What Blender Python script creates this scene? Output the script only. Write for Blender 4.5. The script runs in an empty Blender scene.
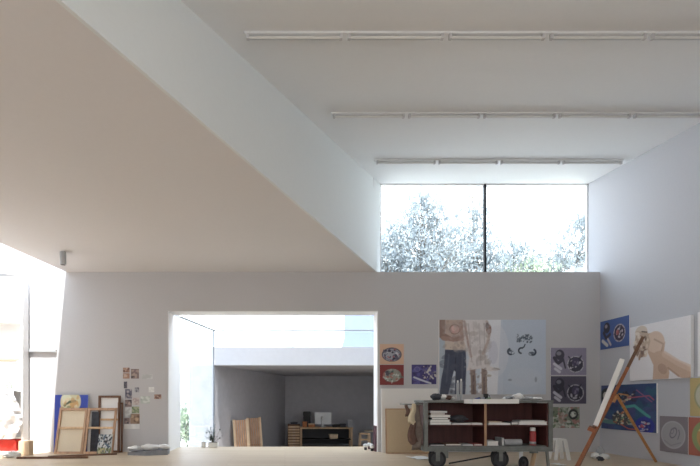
import bpy, bmesh, math, random
import numpy as np
from mathutils import Vector, Matrix, noise

random.seed(7)
COL = bpy.context.scene.collection
PI = math.pi
F = 495.0; CX = 285.0; CY = 400.0; EYE = 1.05
def px(x, Y): return (x-CX)*Y/F            # world X of a sight line at depth Y
def pz(y, Y): return EYE+(CY-y)*Y/F        # world Z of a sight line at depth Y

# ------------------------------------------------------------------ materials
def lin(c):
    return tuple(((v/255)/12.92 if v/255 <= .04045 else ((v/255+.055)/1.055)**2.4) for v in c)
def mat(name, c, rough=.6, bump=0, scale=20, var=.0, metal=0, spec=.4, stretch=None, sub=None):
    m = bpy.data.materials.new(name); m.use_nodes = True
    nt = m.node_tree; b = nt.nodes['Principled BSDF']
    col = lin(c)
    b.inputs['Base Color'].default_value = (*col, 1)
    b.inputs['Roughness'].default_value = rough; b.inputs['Metallic'].default_value = metal
    b.inputs['Specular IOR Level'].default_value = spec
    tc = nt.nodes.new('ShaderNodeTexCoord'); mp = nt.nodes.new('ShaderNodeMapping')
    if stretch: mp.inputs['Scale'].default_value = stretch
    nt.links.new(tc.outputs['Object'], mp.inputs[0])
    n = nt.nodes.new('ShaderNodeTexNoise'); n.inputs['Scale'].default_value = scale; n.inputs['Detail'].default_value = 4
    nt.links.new(mp.outputs[0], n.inputs['Vector'])
    if var > 0:
        r = nt.nodes.new('ShaderNodeValToRGB')
        r.color_ramp.elements[0].position = .3; r.color_ramp.elements[1].position = .7
        c2 = sub and lin(sub) or tuple(v*(1-var) for v in col)
        r.color_ramp.elements[0].color = (*c2, 1)
        r.color_ramp.elements[1].color = (*(min(1, v*(1+var*.4)) for v in col), 1)
        nt.links.new(n.outputs['Fac'], r.inputs[0]); nt.links.new(r.outputs[0], b.inputs['Base Color'])
    if bump > 0:
        bp = nt.nodes.new('ShaderNodeBump'); bp.inputs['Strength'].default_value = bump; bp.inputs['Distance'].default_value = .01
        nt.links.new(n.outputs['Fac'], bp.inputs['Height']); nt.links.new(bp.outputs[0], b.inputs['Normal'])
    return m

M = {}
M['wall']   = mat('wall_plaster', (199, 198, 200), .85, .05, 30, .02)
M['wallR']  = mat('wall_plaster_cool', (192, 193, 200), .85, .05, 30, .02)
M['white']  = mat('white_plaster', (240, 240, 240), .85, .04, 30, .01)
M['ceil']   = mat('ceiling_plaster', (232, 233, 234), .9, .03, 20, .01)
M['ceilw']  = mat('warm_ceiling_plaster', (222, 220, 221), .9, .03, 20, .01)
M['bulk'] = mat('bulkhead_plaster', (228, 233, 234), .9, .03, 20, .01)
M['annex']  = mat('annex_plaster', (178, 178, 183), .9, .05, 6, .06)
M['conc']   = mat('pale_concrete', (164, 166, 168), .9, .3, 3, .12)
M['ground'] = mat('pale_ground', (200, 198, 185), .95, .3, 4, .2)
M['dframe'] = mat('dark_metal', (40, 42, 48), .5, 0, 20, .05, .5)
M['gframe'] = mat('mid_grey_metal', (112, 118, 126), .5, 0, 20, .03, .2)
M['lframe'] = mat('light_metal', (185, 188, 192), .4, 0, 20, .03, .3)
M['stretch'] = mat('pine_wood', (192, 156, 128), .7, .2, 6, .25, stretch=(3, 3, .6))
M['paleW']  = mat('pale_wood', (216, 184, 148), .7, .2, 6, .2, stretch=(3, 3, .6))
M['brownW'] = mat('brown_wood', (120, 88, 70), .6, .2, 8, .3, stretch=(3, 3, .6))
M['easel']  = mat('easel_wood', (160, 98, 64), .5, .1, 8, .3, stretch=(4, 4, .7))
M['easel2'] = mat('easel_light_wood', (196, 142, 92), .5, .1, 8, .25, stretch=(4, 4, .7))
M['mahog']  = mat('mahogany_panel', (88, 50, 48), .5, .05, 4, .3, stretch=(4, 4, .5))
M['canvasB'] = mat('raw_canvas', (222, 208, 184), .9, .2, 60, .05)
M['canvasT'] = mat('tan_canvas', (206, 186, 156), .9, .2, 60, .06)
M['canvasW'] = mat('white_canvas', (238, 238, 238), .8, .1, 60, .02)
M['cart']   = mat('grey_steel', (128, 132, 130), .55, .2, 12, .2, .3)
M['tyre']   = mat('black_rubber', (44, 46, 50), .8, .2, 20, .2)
M['hub']    = mat('grey_hub', (78, 80, 84), .5, .1, 20, .2, .5)
M['paper']  = mat('white_paper', (236, 236, 234), .8, .1, 10, .03)
M['gpaper'] = mat('grey_paper', (178, 180, 184), .8, .1, 10, .08)
M['black']  = mat('black_plastic', (28, 28, 32), .5, 0, 10, .1)
M['dgrey']  = mat('dark_grey_cloth', (74, 76, 84), .9, .4, 14, .3)
M['grey']   = mat('grey_plastic', (140, 143, 150), .6, .3, 14, .15)
M['brownC'] = mat('brown_cloth', (112, 88, 80), .95, .6, 18, .3)
M['cream']  = mat('cream_cloth', (220, 208, 180), .95, .6, 18, .15)
M['clothW'] = mat('white_plastic_sheet', (214, 216, 220), .5, .5, 14, .05)
M['red']    = mat('red_card', (196, 52, 44), .6, .1, 8, .1)
M['redcan'] = mat('red_tin', (172, 70, 72), .4, .1, 8, .1)
M['tan']    = mat('tan_card', (214, 190, 160), .7, .1, 8, .1)
M['maroon'] = mat('maroon_board', (74, 36, 48), .6, .1, 8, .2)
M['leafD']  = mat('pot_plant_leaf', (96, 110, 108), .6, 0, 8, .4)
M['stem']   = mat('plant_stem', (96, 92, 72), .8, 0, 8, .3)
M['leaf']   = mat('tree_leaf', (142, 150, 156), .6, 0, 3, .3, sub=(104, 114, 126))
M['leaf2']  = mat('shrub_leaf', (186, 198, 160), .6, 0, 3, .3, sub=(150, 168, 136))
M['bark']   = mat('tree_bark', (120, 112, 104), .9, .5, 10, .3)
M['orange'] = mat('orange_card', (180, 120, 80), .7, .1, 10, .2)
M['screen'] = mat('silver_monitor', (205, 208, 210), .4, 0, 10, .03, .2)
M['wire']   = mat('green_wire', (112, 128, 108), .5, 0, 10, .1)
M['blueC']  = mat('blue_card', (70, 80, 140), .6, 0, 10, .1)
M['greenC'] = mat('green_card', (110, 130, 100), .6, 0, 10, .1)
M['soil']   = mat('soil', (60, 46, 38), .95, .5, 30, .3)
# translucent leaves
for k in ('leaf', 'leaf2'):
    nt = M[k].node_tree; b = nt.nodes['Principled BSDF']; out = nt.nodes['Material Output']
    t = nt.nodes.new('ShaderNodeBsdfTranslucent'); mx = nt.nodes.new('ShaderNodeMixShader'); mx.inputs[0].default_value = .45
    t.inputs[0].default_value = (*lin((170, 178, 180)), 1)
    nt.links.new(b.outputs[0], mx.inputs[1]); nt.links.new(t.outputs[0], mx.inputs[2]); nt.links.new(mx.outputs[0], out.inputs[0])

def emis(name, c, s):
    m = mat(name, c, .4); b = m.node_tree.nodes['Principled BSDF']
    b.inputs['Emission Color'].default_value = (*lin(c), 1); b.inputs['Emission Strength'].default_value = s
    return m
M['tube'] = mat('opal_tube', (218, 218, 216), .5)

def glass(name, tint=(235, 244, 246), refl=.10):
    m = bpy.data.materials.new(name); m.use_nodes = True; nt = m.node_tree
    nt.nodes.remove(nt.nodes['Principled BSDF']); out = nt.nodes['Material Output']
    tr = nt.nodes.new('ShaderNodeBsdfTransparent'); tr.inputs[0].default_value = (*lin(tint), 1)
    gl = nt.nodes.new('ShaderNodeBsdfGlossy'); gl.inputs['Roughness'].default_value = .02
    lw = nt.nodes.new('ShaderNodeLayerWeight'); pw = nt.nodes.new('ShaderNodeMath'); pw.operation = 'POWER'; pw.inputs[1].default_value = 4
    fr = nt.nodes.new('ShaderNodeMath'); fr.operation = 'MULTIPLY_ADD'; fr.inputs[1].default_value = .4; fr.inputs[2].default_value = .03
    nt.links.new(lw.outputs['Facing'], pw.inputs[0]); nt.links.new(pw.outputs[0], fr.inputs[0])
    mx = nt.nodes.new('ShaderNodeMixShader')
    nt.links.new(fr.outputs[0], mx.inputs[0]); nt.links.new(tr.outputs[0], mx.inputs[1]); nt.links.new(gl.outputs[0], mx.inputs[2])
    nt.links.new(mx.outputs[0], out.inputs[0]); return m
M['glass'] = glass('clear_glass', (250, 253, 254))
M['glassS'] = glass('side_glass', (240, 243, 248))

def floor_mat():
    m = mat('oak_boards', (214, 190, 160), .42, 0, 5)
    nt = m.node_tree; b = nt.nodes['Principled BSDF']
    tc = nt.nodes.new('ShaderNodeTexCoord')
    br = nt.nodes.new('ShaderNodeTexBrick'); br.inputs['Scale'].default_value = 1
    br.inputs['Brick Width'].default_value = 1.9; br.inputs['Row Height'].default_value = .16; br.inputs['Mortar Size'].default_value = .003
    br.inputs['Color1'].default_value = (*lin((214, 196, 172)), 1); br.inputs['Color2'].default_value = (*lin((206, 186, 160)), 1)
    br.inputs['Mortar'].default_value = (*lin((176, 156, 130)), 1)
    nt.links.new(tc.outputs['Object'], br.inputs[0])
    mp = nt.nodes.new('ShaderNodeMapping'); mp.inputs['Scale'].default_value = (1.2, 14, 1); nt.links.new(tc.outputs['Object'], mp.inputs[0])
    n = nt.nodes.new('ShaderNodeTexNoise'); n.inputs['Scale'].default_value = 2; n.inputs['Detail'].default_value = 6; nt.links.new(mp.outputs[0], n.inputs[0])
    r = nt.nodes.new('ShaderNodeValToRGB'); r.color_ramp.elements[0].color = (.82, .8, .78, 1); r.color_ramp.elements[1].color = (1, 1, 1, 1)
    nt.links.new(n.outputs[0], r.inputs[0])
    mx = nt.nodes.new('ShaderNodeMixRGB'); mx.blend_type = 'MULTIPLY'; mx.inputs[0].default_value = 1
    nt.links.new(br.outputs[0], mx.inputs[1]); nt.links.new(r.outputs[0], mx.inputs[2]); nt.links.new(mx.outputs[0], b.inputs['Base Color'])
    return m
M['floor'] = floor_mat()

def paint_mat():
    m = mat('painted_surface', (200, 200, 200), .65); nt = m.node_tree
    a = nt.nodes.new('ShaderNodeVertexColor'); a.layer_name = 'Col'
    nt.links.new(a.outputs[0], nt.nodes['Principled BSDF'].inputs['Base Color']); return m
M['paint'] = paint_mat()

# ------------------------------------------------------------------ mesh helpers
class MB:
    def __init__(s): s.bm = bmesh.new(); s.mi = 0
    def _m(s, faces):
        for f in faces: f.material_index = s.mi
    def box(s, x0, x1, y0, y1, z0, z1, mtx=None, bev=0):
        r = bmesh.ops.create_cube(s.bm, size=1)
        vs = r['verts']
        bmesh.ops.scale(s.bm, vec=(x1-x0, y1-y0, z1-z0), verts=vs)
        bmesh.ops.translate(s.bm, vec=((x0+x1)/2, (y0+y1)/2, (z0+z1)/2), verts=vs)
        fs = {f for v in vs for f in v.link_faces}
        s._m(fs)
        if bev:
            es = {e for v in vs for e in v.link_edges}
            rr = bmesh.ops.bevel(s.bm, geom=list(es), offset=bev, segments=2, affect='EDGES')
            vs = list({v for f in rr['faces'] for v in f.verts} | {v for v in vs if v.is_valid}); s._m(rr['faces'])
            allf = {f for v in vs for f in v.link_faces}; vs = list({v for f in allf for v in f.verts})
        if mtx: bmesh.ops.transform(s.bm, matrix=mtx, verts=vs)
        return s
    def cyl(s, a, b, r0, r1=None, n=14, caps=True):
        a = Vector(a); b = Vector(b); d = b-a; L = d.length
        if r1 is None: r1 = r0
        r = bmesh.ops.create_cone(s.bm, cap_ends=caps, segments=n, radius1=r0, radius2=r1, depth=L)
        q = Vector((0, 0, 1)).rotation_difference(d.normalized()).to_matrix().to_4x4()
        bmesh.ops.transform(s.bm, matrix=Matrix.Translation((a+b)/2) @ q, verts=r['verts'])
        s._m({f for v in r['verts'] for f in v.link_faces}); return s
    def bar(s, a, b, w, t, side=(0, 1, 0)):
        """rectangular bar from a to b; t thick along `side`, w across"""
        a = Vector(a); b = Vector(b); z = (b-a).normalized(); y = Vector(side); y = (y-z*y.dot(z)).normalized(); x = y.cross(z)
        m = Matrix((x, y, z)).transposed().to_4x4(); m.translation = (a+b)/2
        return s.box(-w/2, w/2, -t/2, t/2, -(b-a).length/2, (b-a).length/2, m)
    def lathe(s, prof, n=18, c=(0, 0, 0)):
        rings = []
        for r, z in prof:
            rings.append([s.bm.verts.new((c[0]+r*math.cos(2*PI*k/n), c[1]+r*math.sin(2*PI*k/n), c[2]+z)) for k in range(n)])
        fs = []
        for i in range(len(rings)-1):
            for k in range(n): fs.append(s.bm.faces.new((rings[i][k], rings[i][(k+1) % n], rings[i+1][(k+1) % n], rings[i+1][k])))
        fs.append(s.bm.faces.new(list(reversed(rings[0])))); fs.append(s.bm.faces.new(rings[-1])); s._m(fs); return s
    def poly(s, pts, flip=False):
        vs = [s.bm.verts.new(p) for p in pts]
        if flip: vs.reverse()
        s._m([s.bm.faces.new(vs)]); return s
    def prism(s, pts2, z0, z1):
        """vertical prism; z0/z1 numbers or functions of (x,y)"""
        f0 = z0 if callable(z0) else (lambda x, y: z0); f1 = z1 if callable(z1) else (lambda x, y: z1)
        a = [s.bm.verts.new((x, y, f0(x, y))) for x, y in pts2]; b = [s.bm.verts.new((x, y, f1(x, y))) for x, y in pts2]
        n = len(a); fs = [s.bm.faces.new(list(reversed(a))), s.bm.faces.new(b)]
        for k in range(n): fs.append(s.bm.faces.new((a[k], a[(k+1) % n], b[(k+1) % n], b[k])))
        s._m(fs); return s
    def ico(s, c, r, sub=2, sc=(1, 1, 1), rough=0, seed=0):
        q = bmesh.ops.create_icosphere(s.bm, subdivisions=sub, radius=1)
        for v in q['verts']:
            d = v.co.copy()
            k = 1+rough*noise.noise(d*1.7+Vector((seed*3.1, seed, 0)))+rough*.6*noise.noise(d*4+Vector((seed, 0, seed*2)))
            v.co = Vector((c[0]+d.x*r*sc[0]*k, c[1]+d.y*r*sc[1]*k, c[2]+d.z*r*sc[2]*k))
        s._m({f for v in q['verts'] for f in v.link_faces}); return s
    def build(s, name, mats, parent=None, smooth=False, loc=None):
        bmesh.ops.recalc_face_normals(s.bm, faces=s.bm.faces)
        me = bpy.data.meshes.new(name); s.bm.to_mesh(me); s.bm.free()
        for m in (mats if isinstance(mats, (list, tuple)) else [mats]): me.materials.append(m)
        if smooth:
            for p in me.polygons: p.use_smooth = True
        o = bpy.data.objects.new(name, me); COL.objects.link(o)
        if parent: o.parent = parent
        if loc: o.location = loc
        return o
def tag(o, label=None, cat=None, group=None, kind=None):
    if label: o['label'] = label
    if cat: o['category'] = cat
    if group: o['group'] = group
    if kind: o['kind'] = kind
    return o
def thing(name, label, cat, loc=(0, 0, 0), rz=0, group=None, kind=None):
    o = bpy.data.objects.new(name, None); COL.objects.link(o); o.empty_display_size = .1
    o.location = loc; o.rotation_euler = (0, 0, rz); return tag(o, label, cat, group, kind)
def struct(name, mb, m, parent=None):
    o = mb.build(name, m, parent)
    if not parent: o['kind'] = 'structure'
    return o

# ------------------------------------------------------------------ setting
XR = 6.364; XL = -6.5; YB = -3.0
def hz(Y): return EYE+3.488+.101*Y            # high ceiling
def lz(Y): return EYE+2.586+.0597*(10-Y)      # low ceiling
def tx(Y): return -1.046+.557*(Y-4.93)        # top of bulkhead
def bx_(Y): return -3.71+.557*Y               # foot of bulkhead
TOPB = 3.636
struct('floor', MB().box(XL, XR+.3, YB, 11.14, -.7, 0), M['floor'])
b = MB()
b.box(XL-.3, -2.364, 10, 11.14, 0, TOPB)
b.box(1.879, XR+.3, 10, 10.4, 0, TOPB)
b.box(-2.364, 1.879, 10, 10.45, 2.848, TOPB)
b.box(XL-.3, -4.3, 10, 10.3, TOPB, 6.2)
b.box(-4.3, 1.80, 10.02, 10.4, TOPB, 6.2)
struct('wall_back', b, M['wall'])
struct('wall_right', MB().box(XR, XR+.3, YB, 10.47, 0, 6.2), M['wallR'])
struct('wall_left', MB().box(XL-.3, XL, YB, 10, 0, 6.2), M['white'])
b = MB(); b.box(XL-.3, XR+.3, YB-.3, YB, 0, .9); b.box(XL-.3, XR+.3, YB-.3, YB, 3.3, 6.2)
b.box(XL-.3, -2.0, YB-.3, YB, .9, 3.3); b.box(3.0, XR+.3, YB-.3, YB, .9, 3.3)
struct('wall_front', b, M['wall'])
b = MB(); b.box(-2.368, -2.352, 10.002, 11.138, 0, 2.85); b.box(-2.352, 1.865, 10.002, 10.449, 2.836, 2.85); b.box(1.865, 1.881, 10.002, 10.399, 0, 2.85)
struct('trim_5', b, M['white'])
# low ceiling slab with the skylight slot cut along its left edge
b = MB(); b.prism([(-4.42, 10), (-6.5, 2.7), (-6.5, YB), (bx_(YB)-.04, YB), (1.82, 10)], lambda x, y: lz(y), lambda x, y: lz(y)+.12)
c = struct('ceiling', b, M['ceilw'])
b = MB(); b.prism([(tx(YB)-.25, YB), (XR+.3, YB), (XR+.3, 10.62), (tx(10.62)-.05, 10.62)], lambda x, y: hz(y), lambda x, y: hz(y)+.3)
struct('ceiling_high', b, M['ceil'])['kind'] = 'structure'
# bulkhead between the two ceilings
b = MB()
ys = [YB+(10-YB)*k/12 for k in range(13)]+[10.4]
def brow(y, o=0):
    xb_ = bx_(y) if y <= 10 else 2.0
    return [(xb_-o*1.0, y, lz(min(y, 10))+(.01 if o else 0)), ((tx(y) if y < 10.3 else 2.0)-o, y, hz(y)+.02)]
rf = [[b.bm.verts.new(p) for p in brow(y)] for y in ys]; rb = [[b.bm.verts.new(p) for p in brow(y, .22)] for y in ys]
for k in range(len(ys)-1):
    for q in ((rf[k][0], rf[k+1][0], rf[k+1][1], rf[k][1]), (rb[k][1], rb[k+1][1], rb[k+1][0], rb[k][0]), (rf[k][1], rf[k+1][1], rb[k+1][1], rb[k][1]), (rb[k][0], rb[k+1][0], rf[k+1][0], rf[k][0])):
        b.bm.faces.new(q)
b.bm.faces.new((rf[0][0], rf[0][1], rb[0][1], rb[0][0])); b.bm.faces.new((rf[-1][1], rf[-1][0], rb[-1][0], rb[-1][1]))
struct('wall_bulkhead', b, M['bulk'])
struct('trim_1', MB().box(px(24, 9.97), px(56, 9.97), 9.955, 10.0, pz(352, 9.97), pz(349.4, 9.97)), M['lframe'])
# clerestory window
w = thing('window_1', None, None, (0, 10.4, 0), kind='structure')
zb, zt = TOPB, hz(10.4)
x0, x1 = 2.0, XR
b = MB(); b.box(x0, x1, 0, .05, zb-.02, zb+.015); b.box(x0, x1, 0, .05, zt-.02, zt+.02); b.box(x0-.02, x0+.02, 0, .05, zb, zt); b.box(x1-.02, x1, 0, .05, zb, zt)
b.build('window_frame', M['white'], w)
MB().box(4.182, 4.226, -.01, .06, zb, zt).build('mullion', M['dframe'], w)
for a_, c_ in ((x0+.02, 4.182), (4.226, x1-.02)):
    MB().box(a_, c_, .02, .03, zb+.015, zt-.02).build('pane', M['glass'], w)

# lower annex behind the opening
LF = -.72
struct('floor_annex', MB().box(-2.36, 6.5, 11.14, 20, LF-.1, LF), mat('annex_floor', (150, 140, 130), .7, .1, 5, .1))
b = MB()
b.prism([(-1.91, 13.3), (0, 19.4), (-.03, 19.5), (-1.94, 13.34)], LF, 1.99)
b.box(-.12, 6.5, 19.4, 19.6, LF, 2.2); b.box(6.0, 6.2, 13.3, 19.6, LF, 2.2)
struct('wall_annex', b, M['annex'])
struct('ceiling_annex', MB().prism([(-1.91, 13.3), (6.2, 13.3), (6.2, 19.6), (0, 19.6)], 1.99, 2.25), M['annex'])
M['fascia'] = mat('fascia_plaster', (222, 224, 230), .9, .02, 10, .02)
struct('trim_2', MB().box(-1.91, 6.2, 13.27, 13.5, 1.985, pz(347, 13.27)), M['fascia'])
struct('sun_blocker_slab', MB().box(-1.91, 6.2, 12.4, 13.5, 3.42, 3.5), M['white'])  # unseen slab added to keep the sun off the fascia below
b = MB(); b.box(-1.91, 6.2, 15.0, 15.25, 2.2, 3.9)
struct('wall_fascia', b, M['white'])
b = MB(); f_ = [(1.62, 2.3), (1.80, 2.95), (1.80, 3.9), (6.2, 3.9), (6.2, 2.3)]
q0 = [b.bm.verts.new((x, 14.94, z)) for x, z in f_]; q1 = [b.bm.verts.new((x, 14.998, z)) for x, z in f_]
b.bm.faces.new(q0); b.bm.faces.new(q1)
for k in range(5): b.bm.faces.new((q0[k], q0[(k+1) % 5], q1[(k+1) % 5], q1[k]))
struct('wall_shade_panel', b, mat('painted_shade_blue_grey', (124, 136, 162), .9, .02, 10, .03))  # shade on the wall's right part, painted as a slant-edged blue-grey panel
struct('wall_annex_side', MB().box(6.2, 6.5, 10.62, 20, LF, 3.9), M['white'])
# courtyard
struct('ground', MB().box(-40, 60, 11.14, 90, LF-.3, LF-.02), M['ground'])
struct('wall_courtyard', MB().box(-3.1, -1.35, 16.0, 16.25, LF, pz(347, 16)), M['conc'])
# slanting side glazing beside the opening
g = thing('window_2', None, None, (0, 0, 0), kind='structure')
P0 = Vector((-2.355, 11.14, 0)); P1 = Vector((-1.91, 13.27, 0)); hg = pz(330.5, 13.3)
d_ = (P1-P0).normalized()
b = MB(); b.bar(P0+Vector((0, 0, hg)), P1+Vector((0, 0, hg)), .05, .035, (0, 0, 1)); b.build('window_frame', M['gframe'], g)
b = MB(); b.bar(P1+Vector((0, 0, LF)), P1+Vector((0, 0, hg)), .035, .035); b.build('corner_post', M['gframe'], g)
b = MB(); b.bar(P0+Vector((0, 0, (LF+hg)/2)), P1+Vector((0, 0, (LF+hg)/2)), .012, hg-LF-.04, (0, 0, 1)); b.build('pane', M['glassS'], g)
g = thing('window_3', None, None, (0, 0, 0), kind='structure')
b = MB(); b.box(-1.91, 6.0, 13.26, 13.30, hg-.018, hg+.012); b.build('window_frame', M['lframe'], g)
MB().box(.2, .225, 13.27, 13.295, pz(347, 13.27), hg-.018).build('mullion', M['lframe'], g)
for a_, c_ in ((-1.9, .2), (.225, 5.99)):
    MB().box(a_, c_, 13.28, 13.288, pz(347, 13.27), hg-.018).build('pane', M['glass'], g)

# ------------------------------------------------------------------ painter
class Paint:
    def __init__(s, w, h, bg, cells):
        s.w, s.h = w, h; s.nx = max(6, int(cells)); s.ny = max(6, int(cells*h/w))
        s.U, s.V = np.meshgrid(np.linspace(0, w, s.nx+1), np.linspace(0, h, s.ny+1))
        s.C = np.zeros((s.ny+1, s.nx+1, 3)); s.C[:] = np.array(bg, float); s.soft = w/s.nx*.8
    def _b(s, d, c, a=1):
        k = np.clip(.5-d/s.soft, 0, 1)[..., None]*a; s.C = s.C*(1-k)+np.array(c, float)*k; return s
    def ell(s, x, y, rx, ry, c, rot=0, a=1, ring=0):
        u = s.U-x; v = s.V-y; cs, sn = math.cos(rot), math.sin(rot); p = u*cs+v*sn; q = -u*sn+v*cs
        r = np.sqrt((p/rx)**2+(q/ry)**2); d = (r-1)*min(rx, ry)
        if ring: d = np.abs(d)-ring/2
        return s._b(d, c, a)
    def line(s, pts, w, c, a=1):
        d = np.full(s.U.shape, 1e9)
        for (x0, y0), (x1, y1) in zip(pts, pts[1:]):
            vx, vy = x1-x0, y1-y0; L = vx*vx+vy*vy+1e-9
            t = np.clip(((s.U-x0)*vx+(s.V-y0)*vy)/L, 0, 1)
            d = np.minimum(d, np.hypot(s.U-x0-t*vx, s.V-y0-t*vy))
        return s._b(d-w/2, c, a)
    def poly(s, pts, c, a=1):
        ins = np.zeros(s.U.shape, bool); d = np.full(s.U.shape, 1e9); n = len(pts)
        for k in range(n):
            x0, y0 = pts[k]; x1, y1 = pts[(k+1) % n]
            if y0 != y1: ins ^= ((y0 > s.V) != (y1 > s.V)) & (s.U < (x1-x0)*(s.V-y0)/(y1-y0)+x0)
            vx, vy = x1-x0, y1-y0; t = np.clip(((s.U-x0)*vx+(s.V-y0)*vy)/(vx*vx+vy*vy+1e-9), 0, 1)
            d = np.minimum(d, np.hypot(s.U-x0-t*vx, s.V-y0-t*vy))
        return s._b(np.where(ins, -d, d), c, a)
    def blobs(s, seed, n, box, cols, r0, r1, a=.9, inside=None):
        R = random.Random(seed)
        for _ in range(n):
            x = R.uniform(box[0], box[2]); y = R.uniform(box[1], box[3])
            if inside:
                cx, cy, rx, ry = inside
                if ((x-cx)/rx)**2+((y-cy)/ry)**2 > 1: continue
            r = R.uniform(r0, r1); s.ell(x, y, r*R.uniform(.8, 2.2), r, R.choice(cols), R.uniform(0, PI), a)
        return s
    def grain(s, amt, seed=1):
        rg = np.random.RandomState(seed); s.C = np.clip(s.C+rg.normal(0, amt, s.C.shape[:2])[..., None], 0, 255); return s

def picture(name, label, cat, P, W, H, origin, U, N, tilt=0, thick=.03, group=None, edge=None):
    """flat painted panel. origin = lower-left front corner, U = along width, N = facing; leans back by tilt (rad)"""
    U = Vector(U).normalized(); N = Vector(N).normalized()
    up = Vector((0, 0, 1))
    up2 = up*math.cos(tilt)-N*math.sin(tilt); n2 = N*math.cos(tilt)+up*math.sin(tilt)
    nx, ny = P.nx, P.ny; bm = bmesh.new(); g = []
    for j in range(ny+1):
        row = []
        for i in range(nx+1): row.append(bm.verts.new(U*(W*i/nx)+up2*(H*(1-j/ny))))
        g.append(row)
    for j in range(ny):
        for i in range(nx): bm.faces.new((g[j+1][i], g[j+1][i+1], g[j][i+1], g[j][i]))
    c = [bm.verts.new(U*a+up2*bb-n2*dd) for a, bb, dd in ((0, 0, 0), (W, 0, 0), (W, H, 0), (0, H, 0), (0, 0, thick), (W, 0, thick), (W, H, thick), (0, H, thick))]
    for q in ((4, 5, 1, 0), (5, 6, 2, 1), (6, 7, 3, 2), (7, 4, 0, 3), (7, 6, 5, 4)):
        f = bm.faces.new([c[k] for k in q]); f.material_index = 1
    bmesh.ops.recalc_face_normals(bm, faces=bm.faces)
    me = bpy.data.meshes.new(name); bm.to_mesh(me); bm.free()
    me.materials.append(M['paint']); me.materials.append(edge or M['canvasW'])
    C = P.C.reshape(-1, 3); k_ = .16*np.clip(1.15-C.mean(1, keepdims=True)/255.0, 0, 1); C = (C*(1-k_)+k_*np.array([146, 146, 152]))/255.0; C = np.where(C <= .04045, C/12.92, ((C+.055)/1.055)**2.4)
    nv = len(me.vertices); arr = np.ones((nv, 4)); arr[:C.shape[0], :3] = C
    at = me.color_attributes.new('Col', 'FLOAT_COLOR', 'POINT'); at.data.foreach_set('color', arr.ravel())
    o = bpy.data.objects.new(name, me); COL.objects.link(o); o.location = Vector(origin)
    return tag(o, label, cat, group)
def on_back(name, label, cat, x0, x1, y0, y1, P, thick=.03, gap=.001, edge=None, group=None):
    Y = 10-gap-thick
    X0, X1, Z0, Z1 = px(x0, Y), px(x1, Y), pz(y1, Y), pz(y0, Y)
    return picture(name, label, cat, P, X1-X0, Z1-Z0, (X0, Y, Z0), (1, 0, 0), (0, -1, 0), 0, thick, group, edge)
def on_right(name, label, cat, xa, xb, ya, yb, P, thick=.03, gap=.001, edge=None, xb_Y=None):
    """xa,xb image x of far & near edge; ya,yb heights (m) bottom/top"""
    X = XR-gap-thick
    Ya = X*F/(xa-CX); Yb = xb_Y or X*F/(xb-CX)
    return picture(name, label, cat, P, Ya-Yb, yb-ya, (X, Ya, ya), (0, -1, 0), (-1, 0, 0), 0, thick, None, edge)

# --- large figure painting on the back wall
P = Paint(552, 387, (206, 214, 224), 200)
P.poly([(0, 0), (90, 0), (60, 387), (0, 387)], (182, 194, 206)).poly([(240, 0), (330, 0), (330, 387), (200, 387)], (232, 234, 240))
P.poly([(320, -5), (556, -5), (556, 392), (300, 392)], (196, 207, 222), .8).ell(300, 160, 60, 130, (222, 224, 232), 0, .5)
P.poly([(140, 175), (150, 387), (90, 387), (75, 250)], (205, 215, 224))
P.poly([(30, 0), (135, 0), (138, 165), (30, 165)], (196, 174, 162)).poly([(30, 110), (138, 112), (138, 165), (30, 165)], (214, 200, 188))
P.poly([(0, 0), (30, 0), (28, 70), (60, 88), (60, 110), (20, 108), (0, 90)], (150, 122, 112))
P.line([(20, 95), (80, 104), (130, 88)], 22, (172, 140, 128)).ell(80, 50, 26, 24, (206, 164, 156)).ell(76, 46, 14, 13, (226, 192, 186)).ell(80, 50, 26, 24, (120, 92, 88), 0, .8, 4)
P.line([(110, 20), (120, 100)], 18, (178, 150, 138))
P.poly([(30, 155), (137, 158), (140, 240), (134, 387), (80, 387), (84, 270), (76, 262), (46, 387), (2, 387), (10, 310), (24, 240)], (66, 72, 92))
P.line([(86, 180), (82, 262)], 5, (46, 52, 70)).line([(50, 180), (36, 330)], 8, (84, 92, 112)).line([(120, 180), (118, 330)], 8, (82, 90, 110))
P.line([(172, 255), (176, 300), (178, 387)], 26, (150, 128, 120)).line([(232, 252), (234, 387)], 28, (156, 136, 128)).line([(176, 290), (178, 387)], 8, (116, 100, 96)).line([(232, 300), (232, 387)], 8, (120, 104, 100))
P.poly([(122, 0), (250, 0), (252, 120), (240, 180), (262, 240), (310, 258), (262, 268), (220, 252), (142, 264), (156, 200), (128, 110)], (226, 221, 221))
for a_ in ((150, 20, 168, 210), (176, 10, 196, 240), (205, 20, 216, 235), (232, 20, 238, 230), (140, 60, 160, 180)):
    P.line([(a_[0], a_[1]), (a_[2], a_[3])], 5, (184, 176, 176), .8)
P.line([(185, 20), (190, 200)], 12, (230, 226, 224), .8).line([(130, 10), (150, 130), (165, 190)], 12, (176, 150, 142), .8)
P.line([(246, 10), (262, 60), (250, 120), (226, 175)], 14, (190, 168, 158), .8).ell(256, 50, 14, 26, (142, 112, 104)).ell(248, 30, 9, 16, (96, 78, 76))
P.blobs(71, 60, (20, 0, 140, 160), [(168, 152, 146), (206, 196, 190), (140, 122, 118), (190, 172, 166)], 4, 14, .28)
P.blobs(72, 80, (130, 0, 262, 250), [(226, 222, 222), (186, 180, 180), (206, 200, 200), (166, 156, 152)], 3, 14, .35)
P.blobs(73, 40, (10, 160, 140, 387), [(88, 94, 112), (54, 58, 76), (76, 82, 100)], 4, 16, .35)
P.blobs(74, 40, (160, 255, 246, 387), [(120, 106, 104), (176, 160, 154), (140, 124, 120)], 3, 9, .4)
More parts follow.
